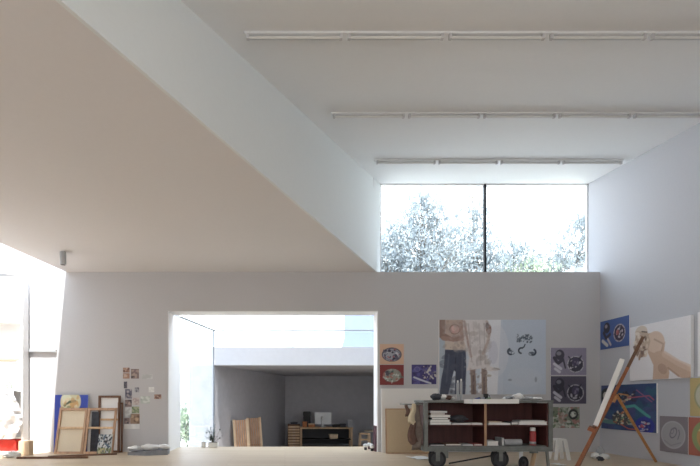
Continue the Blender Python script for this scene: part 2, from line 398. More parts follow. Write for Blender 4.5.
P.ell(256, 290, 14, 6, (196, 188, 180)).ell(292, 256, 22, 7, (206, 200, 200)).line([(284, 250), (312, 258)], 5, (150, 150, 156), .6).ell(280, 170, 24, 60, (196, 198, 214), 0, .4)
R_ = random.Random(3)
for _ in range(44): P.ell(R_.uniform(402, 480), R_.uniform(78, 118), R_.uniform(3, 6), R_.uniform(2, 4), (78, 88, 104), R_.uniform(0, 3), .8)
arc = lambda x, y, rr, a0, a1: [(x+rr*math.cos(a0+(a1-a0)*k/10), y+rr*math.sin(a0+(a1-a0)*k/10)) for k in range(11)]
P.line(arc(425, 160, 14, -1.2, -4.6), 8, (48, 58, 76)).line([(425, 147), (438, 142), (444, 128)], 6, (60, 70, 88)).line(arc(370, 165, 15, -2.0, -4.9), 9, (48, 58, 76)).line(arc(484, 168, 15, -1.0, 1.8), 9, (48, 58, 76)).line(arc(380, 172, 8, 0, 5), 3, (80, 90, 106)).line(arc(472, 176, 8, 0, 5), 3, (80, 90, 106))
for q in range(7): P.line(arc(408+q*11, 92+8*(q % 2), 6, q, q+5), 2.5, (70, 80, 98))
P.ell(366, 160, 10, 6, (90, 100, 116)).ell(480, 172, 12, 6, (90, 100, 116)).ell(366, 312, 10, 6, (110, 122, 138)).ell(500, 310, 6, 14, (110, 122, 138)).ell(442, 300, 90, 50, (206, 214, 226), 0, .5).grain(2)
on_back('picture', 'very large canvas of two standing figures and blue scrollwork hung behind the trolley', 'painting', 439.3, 545.9, 319.7, 394.4, P, .05)

def plate(P, cx, cy, r, base, dark, light, seed=1):
    P.ell(cx, cy, r, r, base).ell(cx, cy, r*.93, r*.93, light, 0, .9, r*.13).ell(cx, cy, r*.62, r*.6, dark, 0, .9)
    P.blobs(seed, 26, (cx-r*.6, cy-r*.6, cx+r*.6, cy+r*.6), [light, base, dark, light], r*.05, r*.14, .9)
    for k in range(9):
        a = k*.7; P.line([(cx+r*.75*math.cos(a), cy+r*.75*math.sin(a)), (cx+r*.92*math.cos(a+.3), cy+r*.92*math.sin(a+.3))], r*.07, dark)
    return P
# --- small pictures left of the big one
P = Paint(190, 160, (222, 186, 160), 60); P.ell(95, 84, 78, 56, (86, 84, 100)).ell(95, 86, 70, 48, (170, 172, 184)).blobs(4, 60, (25, 40, 165, 130), [(214, 216, 224), (90, 88, 110), (178, 96, 100), (120, 130, 160), (40, 40, 60)], 3, 9, .9, (95, 84, 68, 46)).ell(100, 88, 60, 38, (60, 60, 84), 0, .5, 5)
on_back('picture', 'small peach picture with a grey oval face, above the red one', 'painting', 379.7, 403.8, 344, 364.2, P, .02)
P = Paint(190, 160, (132, 50, 50), 60); P.ell(98, 84, 74, 54, (150, 150, 140)).blobs(9, 70, (25, 30, 175, 140), [(208, 214, 210), (96, 120, 112), (60, 66, 74), (170, 110, 100), (180, 190, 180)], 3, 9, .9, (98, 84, 72, 52)).ell(60, 70, 14, 18, (70, 64, 76), 0, .9).ell(98, 84, 74, 54, (110, 40, 44), 0, .5, 5)
on_back('picture', 'small dark red picture with an oval face, below the peach one', 'painting', 379.7, 403.8, 364.8, 385, P, .02)
P = Paint(195, 155, (64, 58, 118), 60); P.blobs(5, 40, (0, 0, 195, 155), [(50, 44, 100), (88, 84, 150), (40, 36, 84)], 6, 16).line([(20, 100), (70, 120), (150, 148)], 14, (204, 208, 220)).line([(150, 20), (120, 60), (170, 110)], 12, (204, 200, 196)).blobs(8, 30, (90, 10, 190, 110), [(210, 206, 200), (150, 140, 150), (90, 84, 130)], 3, 9).ell(45, 36, 20, 18, (120, 116, 170), 0, .9, 6)
on_back('picture', 'small purple and white picture hung left of the large figure canvas', 'painting', 411.5, 436.4, 364.6, 384.2, P, .02)
def twin(bg, dk, lt, seed):
    P = Paint(175, 135, bg, 76)
    P.ell(45, 35, 22, 26, dk).ell(40, 28, 12, 10, lt, 0, .5).line([(18, 50), (34, 78), (56, 62)], 16, dk).line([(18, 80), (50, 104)], 14, lt).line([(22, 104), (44, 120)], 13, lt).line([(60, 50), (72, 100)], 8, dk)
    plate(P, 122, 82, 42, dk, dk, lt, seed); P.ell(122, 70, 18, 22, (86, 78, 112), 0, .6).line([(88, 44), (100, 60)], 6, dk).line([(150, 40), (140, 58)], 6, dk).grain(3)
    return P
on_back('picture', 'lilac grey print of dog and round plate, upper of two by the corner', 'painting', 550.7, 586.4, 347.8, 375, twin((150, 144, 166), (62, 60, 74), (214, 212, 222), 3), .015)
on_back('picture', 'dark slate print of dog and round plate, lower of two by the corner', 'painting', 550.7, 586.2, 376.2, 403.7, twin((82, 78, 96), (46, 44, 58), (198, 196, 208), 5), .015)
P = Paint(150, 104, (150, 158, 146), 66); P.blobs(12, 150, (0, 0, 150, 104), [(96, 116, 88), (190, 194, 182), (70, 84, 66), (176, 128, 124), (206, 208, 200), (120, 130, 110)], 2, 8)
P.ell(118, 36, 24, 26, (40, 46, 46)).ell(118, 36, 15, 14, (196, 202, 190)).blobs(2, 12, (106, 24, 130, 48), [(60, 70, 60), (220, 222, 214)], 2, 4).ell(60, 54, 16, 30, (180, 140, 134), 0, .5)
on_back('picture', 'small mottled green picture hung lowest in the column by the corner', 'painting', 549.5, 579.7, 407, 428, P, .012)

# --- right wall
P = Paint(160, 160*.66, (66, 92, 156), 70)
P.ell(38, 28, 18, 20, (40, 40, 54)).ell(34, 22, 8, 7, (150, 140, 150)).line([(20, 44), (34, 66), (56, 54)], 12, (48, 46, 60)).line([(14, 74), (40, 92)], 13, (210, 208, 204)).line([(44, 70), (60, 92)], 9, (190, 180, 184))
plate(P, 108, 55, 32, (56, 48, 70), (44, 40, 56), (214, 206, 214), 7); P.ell(98, 52, 8, 10, (186, 96, 96), 0, .8)
on_right('picture', 'small bright blue picture with a dog and plate, hung nearest the corner', 'painting', 600.4, 629.3, EYE+1.006, EYE+1.57, P, .012)
# bending figure in flesh tones
P = Paint(340, 245, (232, 229, 232), 150)
W1 = lambda x, y: (x-190, (y-132+(x-190)*.213)*245/(282+(x-190)*.17))
sk = (206, 176, 154); sk2 = (222, 198, 180); skd = (170, 138, 118)
P.poly([W1(300, 160), W1(345, 150), W1(400, 205), W1(392, 262), W1(450, 300), W1(530, 345), W1(530, 420), W1(470, 395), W1(420, 350), W1(422, 372), W1(418, 404), W1(330, 408), W1(335, 330), W1(290, 240)], sk)
P.ell(*W1(345, 205), 52, 46, sk2, .3).ell(*W1(370, 300), 44, 36, sk, .4).ell(*W1(385, 350), 28, 20, skd, .6, .5).line([W1(395, 270), W1(470, 320), W1(530, 350)], 26, sk2, .7)
P.line([W1(340, 190), W1(390, 215), W1(380, 250)], 8, skd, .5).line([W1(415, 345), W1(470, 390)], 8, skd, .7).poly([W1(426, 372), W1(478, 402), W1(424, 405)], (230, 226, 226))
P.ell(*W1(262, 155), 38, 30, (214, 200, 186)).poly([W1(232, 150), W1(300, 150), W1(318, 200), W1(290, 285), W1(245, 290), W1(215, 250)], (198, 176, 156))
P.blobs(21, 60, (35, 25, 125, 170), [(224, 208, 192), (160, 130, 112), (190, 160, 140), (236, 226, 216), (120, 96, 84)], 3, 9, .8, (72, 90, 42, 66)).line([W1(266, 150), W1(296, 152)], 5, (92, 78, 72)).grain(2)
on_right('picture', 'large pale canvas of a bending flesh-toned figure, hung above the blue one', 'painting', 629.8, 691, EYE+.35, EYE+1.324, P, .045)
P = Paint(282, 240, (44, 66, 112), 120)
P.blobs(31, 70, (0, 0, 282, 240), [(36, 52, 96), (56, 84, 128), (40, 90, 110), (66, 70, 120)], 8, 24, .6)
P.ell(30, 60, 34, 44, (34, 38, 44)).ell(24, 56, 14, 20, (190, 186, 180)).line([(0, 180), (60, 200), (180, 205), (210, 190)], 12, (150, 160, 160)).ell(60, 200, 60, 12, (86, 130, 126))
P.line([(100, 60), (140, 40), (170, 80), (120, 78)], 10, (30, 34, 52)).blobs(33, 24, (100, 40, 190, 90), [(200, 190, 170), (40, 40, 60), (170, 130, 110)], 3, 8)
P.line([(120, 120), (180, 110), (250, 165)], 14, (80, 166, 160)).line([(150, 70), (250, 60), (270, 80)], 6, (176, 84, 110)).line([(190, 30), (262, 90)], 5, (150, 90, 130))
P.ell(115, 180, 52, 36, (70, 70, 72)).blobs(35, 90, (60, 130, 170, 215), [(220, 196, 150), (40, 44, 60), (190, 110, 80), (120, 160, 130), (230, 220, 200)], 2, 6, .9, (115, 178, 52, 36))
P.ell(228, 210, 46, 46, (40, 50, 150)).ell(228, 210, 30, 30, (30, 34, 110)).blobs(36, 16, (205, 190, 250, 230), [(190, 80, 90), (200, 200, 210), (50, 60, 160)], 3, 7).line([(110, 210), (150, 230), (200, 232)], 5, (200, 90, 70)).grain(3)
on_right('picture', 'big blue painting with teal streaks and fish shapes, hung behind the easel', 'painting', 601.3, 656.4, EYE-.565, EYE+.288, P, .03)
P = Paint(145, 180, (138, 130, 136), 60); P.ell(70, 92, 60, 66, (168, 166, 172)).ell(70, 92, 60, 66, (184, 184, 190), 0, .9, 6)
P.ell(72, 82, 15, 26, (112, 108, 120), .4, .9, 4).ell(66, 74, 8, 12, (130, 126, 138), .2, .9, 3).line([(95, 112), (104, 84), (100, 66)], 4, (104, 100, 112), .8).line([(26, 124), (60, 146), (108, 128)], 5, (148, 146, 154))
on_right('picture', 'plain grey picture with a pale round sketch, left of the orange one', 'painting', 659.8, 688.0, EYE-.86, EYE-.268, P, .012)
P = Paint(145, 180, (186, 106, 88), 60); P.ell(78, 90, 62, 76, (150, 166, 112)).ell(82, 92, 44, 58, (206, 160, 104)).ell(70, 100, 16, 30, (120, 74, 50), .2).line([(50, 60), (90, 40), (110, 80)], 8, (226, 214, 150))
on_right('picture', 'orange red picture with a green ring, lowest at the right edge', 'painting', 688.6, 0, EYE-.86, EYE-.27, P, .012, xb_Y=7.2)
P = Paint(145, 180, (206, 184, 128), 60); P.ell(84, 84, 60, 68, (206, 204, 186)).ell(84, 84, 60, 68, (168, 168, 130), 0, .9, 8).line([(60, 60), (70, 120), (60, 150)], 7, (70, 64, 60)).ell(96, 80, 20, 26, (150, 170, 150))
on_right('picture', 'yellow ochre picture with a pale ring, directly above the orange red one', 'painting', 690.0, 0, EYE-.25, EYE+.34, P, .012, xb_Y=7.2)
P = Paint(100, 90, (236, 235, 238), 20)
on_right('picture', 'blank white canvas cut off by the right edge, beside the flesh-toned figure', 'canvas', 697.6, 0, EYE+.36, EYE+1.34, P, .045, xb_Y=6.7)

# --- large canvases leaning right of the opening
P = Paint(57, 64, (236, 234, 230), 20)
picture('leaning_canvas', 'white primed canvas leaning against wall, behind the tan one', 'canvas', P, px(438, 9.92)-px(381, 9.92), 1.285, (px(381, 9.92), 9.82, 0), (1, 0, 0), (0, -1, 0), .075, .035)
r = thing('leaning_canvas', 'tan raw canvas in slim wooden surround leaning in front of the white one', 'canvas', (px(386, 9.7), 9.70, 0))
r.rotation_euler = (-.085, 0, 0)
Wc = 1.06; Hc = .885
MB().box(.02, Wc-.02, -.006, .012, .02, Hc-.02).build('canvas', M['canvasT'], r)
b = MB(); b.box(0, .02, -.012, .02, 0, Hc); b.box(Wc-.02, Wc, -.012, .02, 0, Hc); b.box(.02, Wc-.02, -.012, .02, 0, .02); b.box(.02, Wc-.02, -.012, .02, Hc-.02, Hc)
b.build('frame', M['stretch'], r)
r = MB().box(-.018, .018, 0, .28, 0, .52).build('maroon_panel', M['maroon']); r.location = (1.85, 10.06, 0); r.rotation_euler = (0, .03, 0)
tag(r, 'narrow dark maroon panel standing against the right jamb of the opening', 'panel')
for k, (x, y, l_) in enumerate(((366.5, 450, 'leftmost'), (370.2, 449, 'second from left'), (373.0, 451, 'third from left'), (375.6, 449.5, 'rightmost'))):
    Y = 1.05*F/(y-CY); o = thing('paint_jar', 'small dark jar with white lid beside the maroon panel, %s of four' % l_, 'jar', (px(x, Y)-.02, Y, 0), group='white lidded jars by the opening')
    b = MB(); b.lathe([(.026, 0), (.03, .01), (.03, .06), (.022, .07)]); b.build('jar_body', M['maroon'] if k % 2 else M['black'], o, True)
    b = MB(); b.lathe([(.036, .06), (.045, .07), (.046, .11), (.036, .128), (.01, .132)]); b.build('lid', M['paper'], o, True)

# ------------------------------------------------------------------ left: stretchers
def stretcher(label, x0, x1, H, Y0, lean, wood, canvas=None, bars=(), w=.045, t=.03, vbars=()):
    r = thing('stretcher_frame', label, 'frame', (x0, Y0, 0)); r.rotation_euler = (-lean, 0, 0); W = x1-x0
    b = MB(); b.box(0, w, -t/2, t/2, 0, H); b.box(W-w, W, -t/2, t/2, 0, H); b.box(w, W-w, -t/2, t/2, 0, w); b.box(w, W-w, -t/2, t/2, H-w, H)
    b.build('frame', wood, r)
    for z in bars: MB().box(w, W-w, -t/2+.002, t/2-.004, z-w*.45, z+w*.45).build('crossbar', M['paleW'], r)
    for x in vbars: MB().box(x-w*.4, x+w*.4, -t/2+.004, t/2-.006, w, H-w).build('upright_bar', wood, r)
    if canvas: MB().box(.01, W-.01, t/2, t/2+.006, .01, H-.01).build('canvas', canvas, r)
    return r
stretcher('pine stretcher frame with cream canvas back and one crossbar, leftmost at the floor', px(60.2, 9.9), px(88, 9.9), .925, 9.63, .29, M['stretch'], M['canvasB'], (.52,))
stretcher('open pine stretcher frame with a crossbar, right of the cream backed one', px(88.6, 9.9), px(117.5, 9.9), .925, 9.63, .29, M['stretch'], None, (.52,))
stretcher('tall brown framed canvas leaning nearest the pinned photographs', px(98.6, 9.95), px(120.6, 9.95), 1.14, 9.885, .06, M['brownW'], M['canvasW'], (.66,), .042)
stretcher('dark brown narrow stretcher behind the tall framed canvas', px(117.8, 9.95), px(122.8, 9.95), 1.0, 9.93, .03, M['brownW'], None, (), .03, .02)
r = thing('narrow_canvas', 'narrow grey canvas with white edges seen through the open stretcher', 'canvas', (px(88.5, 9.86), 9.80, 0)); r.rotation_euler = (-.13, 0, 0)
MB().box(.05, .2, 0, .02, 0, .82).build('canvas', M['dgrey'], r); MB().box(0, .05, -.006, .024, 0, .84).build('edge_strip', M['canvasW'], r)
P = Paint(200, 330, (52, 74, 178), 60)
P.ell(95, 40, 62, 70, (206, 204, 170)).ell(70, 20, 30, 24, (220, 224, 200)).ell(110, 55, 34, 26, (214, 172, 110)).line([(60, 60), (90, 40), (120, 36)], 14, (92, 104, 80)).blobs(41, 20, (40, 10, 140, 90), [(228, 220, 190), (120, 130, 90), (200, 160, 110)], 5, 14, .7).poly([(0, 0), (30, 0), (20, 200), (0, 200)], (44, 64, 170)).grain(3)
picture('painting', 'vivid blue painting leaning on the wall behind the cream backed stretcher', 'painting', P, px(88.4, 9.95)-px(55.3, 9.95), 1.155, (px(55.3, 9.95), 9.87, 0), (1, 0, 0), (0, -1, 0), .06, .02)
P = Paint(90, 120, (196, 200, 200), 40)
P.blobs(51, 90, (0, 0, 90, 120), [(40, 52, 60), (220, 222, 220), (70, 90, 110), (120, 120, 120), (30, 34, 40)], 3, 7).blobs(52, 40, (0, 85, 90, 120), [(120, 130, 84), (90, 100, 60), (190, 180, 140)], 3, 7)
picture('painting', 'small black and white patterned picture propped on the open stretcher', 'painting', P, .27, .40, (px(97.4, 9.6), 9.56, 0), (1, 0, 0), (0, -1, 0), .30, .012)
b = MB(); b.bar((px(17, 8.82), 8.82, .02), (px(88, 8.9), 8.9, .02), .04, .036, (0, 0, 1)); tag(b.build('wooden_pole', M['brownW']), 'long dark brown wooden pole lying on floor, nearest of the two', 'pole')
b = MB(); b.bar((px(48, 9.05), 9.05, .016), (px(117, 9.5), 9.5, .016), .035, .03, (0, 0, 1)); tag(b.build('wooden_pole', M['brownW']), 'thinner brown wooden pole on floor at the foot of the stretchers', 'pole')

# grey tray with papers
r = thing('paper_tray', 'flat grey folded tray on the floor beneath the pinned photographs', 'tray', (px(129, 9.5), 9.42, 0))
b = MB(); b.prism([(0, 0), (.36, -.10), (.75, .04), (.72, .34), (.34, .4), (.02, .3)], 0, lambda x, y: .05+.05*(x/.75)); b.build('tray_body', M['grey'], r)
b = MB(); b.prism([(.02, .03), (.3, -.02), (.3, .1), (.05, .14)], .075, .095); b.build('flap', M['grey'], r)
for k, (a_, l_, s_) in enumerate((((.02, .08), 'small white crumpled paper on the left end of the grey tray', .11), ((.32, .02), 'larger white paper lump on the right end of the grey tray', .14), ((.58, .07), 'thin white paper lump behind at the tray right corner', .11))):
    o = MB().ico((0, 0, s_*.33), s_, 3, (1.15, .8, .42), .35, k+2).build('paper_lump', M['paper'], None, True)
    o.location = (px(129, 9.5)+a_[0]+.07, 9.42+a_[1]+.08, .085+.012*k); tag(o, l_, 'paper')

# pinned photographs
pins = [(123, 367.6, 129.6, 372.6, 'p1', 'brown toned print at top left of the pinned group'), (123, 373.2, 129.6, 378.6, 'p1', 'rust brown print just beneath the top left one'),
 (131, 369, 139, 378.6, 'p2', 'dark grey and brown print at the top right of the pinned column'), (142, 374.4, 152.5, 379, 'w', 'pale grey card strip pinned right of the column top'),
 (123.8, 381.6, 127.2, 388.4, 'd', 'tiny dark upright scrap under the rust brown print'), (125, 389, 132, 398.6, 'b', 'bluish dark portrait print in the column left side'),
 (134.7, 387.4, 139.2, 392.2, 'd2', 'tiny square grey print right of the dark portrait'), (148.6, 387, 154.2, 392.2, 'w2', 'plain white square note pinned apart on the right'),
 (154.3, 394.4, 161.4, 399, 'p1', 'small brown card pinned furthest right'), (140.6, 396, 150, 403.6, 'g', 'pale greenish card pinned right of the column middle'),
 (125, 399.6, 131.8, 406.8, 'p2', 'mauve brown print in the column middle'), (132.4, 397.6, 139.4, 404.8, 'w3', 'faint pinkish print beside the mauve brown one'),
 (131.8, 406.6, 139.2, 413.2, 'gr', 'green landscape print in the column'), (124.6, 408, 131.2, 417.4, 'w', 'blank pale sheet left of the green landscape print'),
 (130.2, 413.8, 139.6, 423.8, 'p3', 'largest brown figure print near the column foot'), (124.2, 418, 129.8, 423.8, 'p2', 'small brown print left of the largest one'),
 (124, 424.2, 139.6, 428.8, 'w2', 'white paper strip at the foot of the pinned column')]
pal = {'p1': ((168, 130, 112), [(110, 80, 72), (200, 176, 160)]), 'p2': ((130, 112, 110), [(80, 66, 68), (180, 160, 150), (60, 56, 66)]), 'p3': ((150, 124, 104), [(90, 66, 54), (206, 180, 150), (120, 96, 80)]),
 'w': ((214, 216, 216), [(190, 192, 192)]), 'w2': ((236, 236, 234), [(224, 224, 222)]), 'w3': ((206, 196, 192), [(180, 160, 160)]), 'd': ((100, 98, 110), [(60, 60, 70)]), 'd2': ((150, 148, 156), [(90, 90, 100), (190, 190, 196)]),
 'b': ((112, 112, 128), [(70, 70, 88), (170, 160, 160), (196, 188, 190)]), 'g': ((190, 198, 192), [(160, 172, 164), (222, 226, 222)]), 'gr': ((130, 146, 112), [(90, 110, 78), (176, 180, 150)])}
for k, (a_, b_, c_, d_2, p_, l_) in enumerate(pins):
    P = Paint(40, 40*(d_2-b_)/(c_-a_), pal[p_][0], 14); P.blobs(k+60, 9, (3, 3, 37, P.h-3), pal[p_][1], 3, 7, .85)
    on_back('pinned_picture', l_, 'photograph', a_, c_, b_, d_2, P, .003, .003, group='pictures pinned to the wall left of the opening')

# ------------------------------------------------------------------ left shelf
YS = 9.76; XE = px(23, YS)
r = thing('shelf_unit', 'tall white open shelf unit at the left edge, beside the sunlit wall', 'shelf', (XE, YS, 0))
top = pz(272, YS); D = .21
MB().box(-.04, 0, 0, D, 0, top).build('side_panel', M['white'], r); MB().box(-1.4, -1.36, 0, D, 0, top).build('side_panel', M['white'], r)
MB().box(-1.36, -.04, D-.02, D, 0, top-.03).build('back_panel', M['white'], r)
for y in (320.5, 360.5, 390, 437, 451):
    z = pz(y, YS); MB().box(-1.36, -.04, 0, D-.02, z-.03, z).build('shelf_board', M['white'], r)
b = MB(); b.prism([(-1.4, -.01), (.0, -.01), (.0, D), (-1.4, D)], lambda x, y: top-.14*x-.0, lambda x, y: top-.14*x+.03)
b.build('top_board', M['white'], r)
zs = pz(390, YS)
# draped sheet
def cloth(name, label, cat, cx, cy, z0, z1, w, d, m, seed, kind=None):
    b = MB(); nx, nz = 44, 34; g = []
    for j in range(nz+1):
        t = j/nz; row = []
        for i in range(nx+1):
            s = i/nx-.5
            bulge = (1-(2*abs(t-.45))**2*.55)
            X = cx+s*w*(.80+.25*math.sin(PI*min(1, t*1.1)))
            n1 = noise.noise(Vector((s*9+seed, t*3.2, seed))); n2 = noise.noise(Vector((s*16+t*9, t*13-s*4, seed*2)))
            Yv = cy-d*bulge*(1-(2*abs(s))**4*.55)-.07*n1-.035*n2
            row.append(b.bm.verts.new((X+.02*n2, Yv, z0+(z1-z0)*t+.05*n1*(t > .06)*math.sin(PI*t)+(.04*noise.noise(Vector((s*5, seed, 1))) if t > .9 else 0))))
        g.append(row)
    for j in range(nz):
        for i in range(nx): b.bm.faces.new((g[j][i], g[j][i+1], g[j+1][i+1], g[j+1][i]))
    top_ = [b.bm.verts.new((v.co.x, cy+.1, v.co.z-.02)) for v in g[-1]]
    for i in range(nx): b.bm.faces.new((g[-1][i], g[-1][i+1], top_[i+1], top_[i]))
    o = b.build(name, m, None, True); return tag(o, label, cat)
cloth('plastic_sheet', 'white crumpled sheet draped over the lower shelves at the left edge', 'sheet', px(-2, YS)-.16, YS-.05, pz(439, YS-.1), pz(391, YS), 1.30, .10, M['clothW'], 3.3)
cloth('paper_heap', 'low heap of white crumpled paper on floor before the red box', 'paper', px(6, 9.1)-.12, 9.05, 0.0, .12, .9, .1, M['paper'], 8.1)
o = MB().box(0, .62, 0, .18, 0, pz(437.5, YS)-pz(450, YS)-.02).build('red_box', M['red']); o.location = (px(17, YS)-.62, YS-.04, pz(451, YS)+.001); tag(o, 'red cardboard box on the bottom shelf under the white sheet', 'box')
o = MB().box(0, .2, 0, .16, 0, pz(441, 9.35)).build('tan_box', M['tan']); o.location = (px(18.5, 9.35), 9.35, 0); tag(o, 'small tan box on the floor at the foot of the shelf unit', 'box')
o = MB().prism([(0, 0), (.40, .02), (.42, .15), (.05, .16)], 0, lambda x, y: .03+.05*(1-x/.46)).build('paper_stack', M['tan']); o.location = (px(0, YS)-.05, YS-.03, pz(360.5, YS)+.001); tag(o, 'loose beige paper pile on the middle shelf', 'paper')
r = thing('wire_basket', 'small green wire basket standing on the shelf above the white sheet', 'basket', (px(4, YS), YS+.115, zs+.001))
b = MB()
for z, R2 in ((.004, .07), (.05, .082), (.09, .088)):
    for k in range(12):
        a0, a1 = 2*PI*k/12, 2*PI*(k+1)/12; b.cyl((R2*math.cos(a0), R2*math.sin(a0), z), (R2*math.cos(a1), R2*math.sin(a1), z), .004, n=6)
for k in range(12):
    a0 = 2*PI*k/12; b.cyl((.07*math.cos(a0), .07*math.sin(a0), .004), (.088*math.cos(a0), .088*math.sin(a0), .09), .003, n=6)
b.build('basket_body', M['wire'], r); b = MB(); b.cyl((-.088, 0, .09), (-.05, 0, .15), .004, n=6); b.cyl((-.05, 0, .15), (.05, 0, .15), .004, n=6); b.cyl((.05, 0, .15), (.088, 0, .09), .004, n=6); b.build('handle', M['wire'], r)

# ------------------------------------------------------------------ ceiling fittings
Yd = 8.87
r = thing('ceiling_spotlight', 'grey cylindrical spotlight under the low ceiling at the far left', 'light', (px(63, Yd), Yd, lz(Yd)+.006))
b = MB(); b.lathe([(.052, -.235), (.056, -.225), (.056, -.012), (.05, -.005)], 20); b.build('lamp_body', M['lframe'], r, False)
b = MB(); b.lathe([(.03, -.012), (.03, 0)], 16); b.build('mount', M['lframe'], r)
b = MB(); b.lathe([(.04, -.238), (.042, -.234)], 16); b.build('lens', M['dgrey'], r)
def tracklight(label, y, xs, n):
    Y = (EYE+3.488-EYE)/((CY-y)/F-.101); X0 = px(xs, Y); X1 = 6.2; z = hz(Y)
    r = thing('linear_light', label, 'light', (X0, Y, z), group='linear lights across the high ceiling'); L = X1-X0
    MB().box(0, L, -.035, .035, -.028, -.001).build('rail', M['ceil'], r)
    seg = L/n
    for k in range(n):
        a = k*seg+.03; c2 = (k+1)*seg-.03
        b = MB(); b.cyl((a+.03, -.02, -.065), (c2-.03, -.02, -.065), .016, n=10); b.build('tube', M['tube'], r)
        for e_ in (a, c2-.03): MB().box(e_, e_+.03, -.04, 0, -.085, -.028).build('lamp_holder', M['wall'], r)
        MB().box(a+.02, c2-.02, .02, .032, -.055, -.028).build('reflector_strip', M['lframe'], r)
tracklight('long white linear light on the high ceiling, nearest the camera', 33, 244, 6)
tracklight('white linear light on the high ceiling, middle of the three rows', 113, 331, 5)
tracklight('shortest white linear light, closest to the high window', 160, 374.5, 4)

# ------------------------------------------------------------------ potted plant by the glass
Yp = 10.98
r = thing('potted_plant', 'leafy plant in a white square pot on floor at the glass corner', 'plant', (px(213, Yp), Yp, 0))
b = MB(); b.prism([(-.09, -.07), (.11, -.07), (.11, .07), (-.09, .07)], 0, .11); b.build('pot', M['paper'], r)
MB().prism([(-.08, -.06), (.1, -.06), (.1, .06), (-.08, .06)], .105, .115).build('soil', M['soil'], r)
bs = MB(); bl = MB(); R_ = random.Random(11)
for k in range(26):
    a = R_.uniform(0, 2*PI); l = R_.uniform(.08, .30); top_p = Vector((.01+math.cos(a)*l*.75, math.sin(a)*l*.3, .11+R_.uniform(.1, .36)))
    bs.cyl((.01, 0, .1), top_p, .004, .002, 5)
    for q in range(9):
        c = Vector((.01, 0, .11)).lerp(top_p, R_.uniform(.4, 1.1)); s_ = R_.uniform(.018, .03)
        e = Matrix.Rotation(R_.uniform(0, 6.28), 3, 'Z') @ Matrix.Rotation(R_.uniform(-1.2, 1.2), 3, 'X')
        bl.poly([c+e @ Vector(p)*s_ for p in ((0, 0, 0), (.5, .55, .1), (0, 1.6, 0), (-.5, .55, .1))])
bs.build('stem', M['stem'], r); bl.build('foliage', M['leafD'], r)
o = MB().lathe([(.045, 0), (.05, .01), (.05, .12), (.045, .125)]).build('white_jar', M['paper'], None, True); o.location = (px(203.5, Yp), Yp, 0); tag(o, 'small white jar on floor left of the potted plant', 'jar')

# ------------------------------------------------------------------ annex furniture
Y = 18.6; XD = px(300, Y); XD2 = px(352, Y); zt = pz(427, Y)-LF
r = thing('work_desk', 'pale wooden work desk against the back wall of the lower room', 'desk', (XD, Y-.35, LF)); W = XD2-XD
MB().box(-.0, W, 0, .7, zt-.05, zt).build('desk_top', M['paleW'], r)
for x, y in ((W-.08, .02), (W-.08, .62), (0.01, .02), (0.01, .62)): MB().box(x, x+.06, y, y+.06, 0, zt-.05).build('leg', M['paleW'], r)
MB().box(.07, W-.08, .62, .64, .1, zt-.05).build('back_panel', M['black'], r)
MB().box(.07, W-.08, .05, .6, .3, .33).build('lower_shelf', M['black'], r)
r = thing('drawer_unit', 'narrow pale drawer unit standing at the left end of the desk', 'drawers', (px(288, Y)-.01, Y-.38, LF)); W2 = px(300, Y)-px(288, Y); zt2 = pz(424, Y)-LF
MB().box(0, W2, .02, .6, 0, zt2).build('carcass', M['brownW'], r)
nd = 8
for k in range(nd):
    z0 = .03+k*(zt2-.05)/nd; o = MB().box(.015, W2-.015, 0, .022, z0, z0+(zt2-.05)/nd-.035).build('drawer', M['paleW'], r)
    MB().box(W2/2-.05, W2/2+.05, -.012, 0, z0+.025, z0+.035).build('handle', M['lframe'], o)
zd = LF+zt+.001
r = thing('computer_monitor', 'silver backed computer monitor in the middle of the desk', 'monitor', (px(323, Y), Y, zd))
MB().box(-.31, .31, -.015, .02, .1, .55, bev=.008).build('screen', M['screen'], r)
b = MB(); b.box(-.04, .04, .02, .05, .01, .3); b.box(-.1, .1, -.06, .1, 0, .012); b.build('stand', M['screen'], r)
r = thing('coffee_machine', 'tall black coffee machine near the left end of the desk', 'appliance', (px(307, Y), Y+.05, zd))
b = MB(); b.box(-.14, .14, -.12, .14, 0, .06, bev=.01); b.box(-.14, .14, .02, .14, .06, .4); b.box(-.14, .14, -.12, .14, .4, .58, bev=.02); b.build('machine_body', M['black'], r)
b = MB(); b.lathe([(.05, .07), (.07, .12), (.06, .22), (.04, .24)]); b.build('jug', M['dgrey'], r, True).location = (0, -.05, 0)
def simple(name, label, cat, x, y0, w, h, d, m, yy=Y, base=zd, group=None, top=None):
    r = thing(name, label, cat, (px(x, yy), yy-.15, base), group=group)
    MB().box(-w/2, w/2, -d/2, d/2, 0, h, bev=min(w, h, d)*.12).build('box_body', m, r); MB().box(-w/2-.006, w/2+.006, -d/2-.006, d/2+.006, h*.78, h+.006).build('lid', top or m, r); return r
simple('storage_box', 'small orange brown box in front of the coffee machine', 'box', 304.5, 0, .16, .2, .2, M['orange'])
simple('storage_box', 'low tan box between the coffee machine and the monitor', 'box', 311.5, 0, .24, .13, .2, M['orange'], top=M['tan'])
simple('storage_box', 'black flat box right of the monitor on the desk', 'box', 335.5, 0, .28, .1, .24, M['black'])
simple('storage_box', 'dark grey flat box second from the right on the desk', 'box', 342.5, 0, .2, .12, .24, M['dgrey'])
simple('storage_box', 'pale box at the far right end of the desk', 'box', 349, 0, .17, .26, .2, M['gpaper'])
simple('storage_box', 'low dark box lying on top of the drawer unit', 'box', 294, 0, .26, .07, .2, M['dgrey'], base=LF+zt2+.001)
simple('storage_box', 'pale box tucked on the shelf below the desk', 'box', 333, 0, .3, .16, .3, M['tan'], base=LF+.331)
r = thing('table_lamp', 'slim white lamp stem standing before the monitor', 'lamp', (px(321.5, Y), Y-.22, zd))
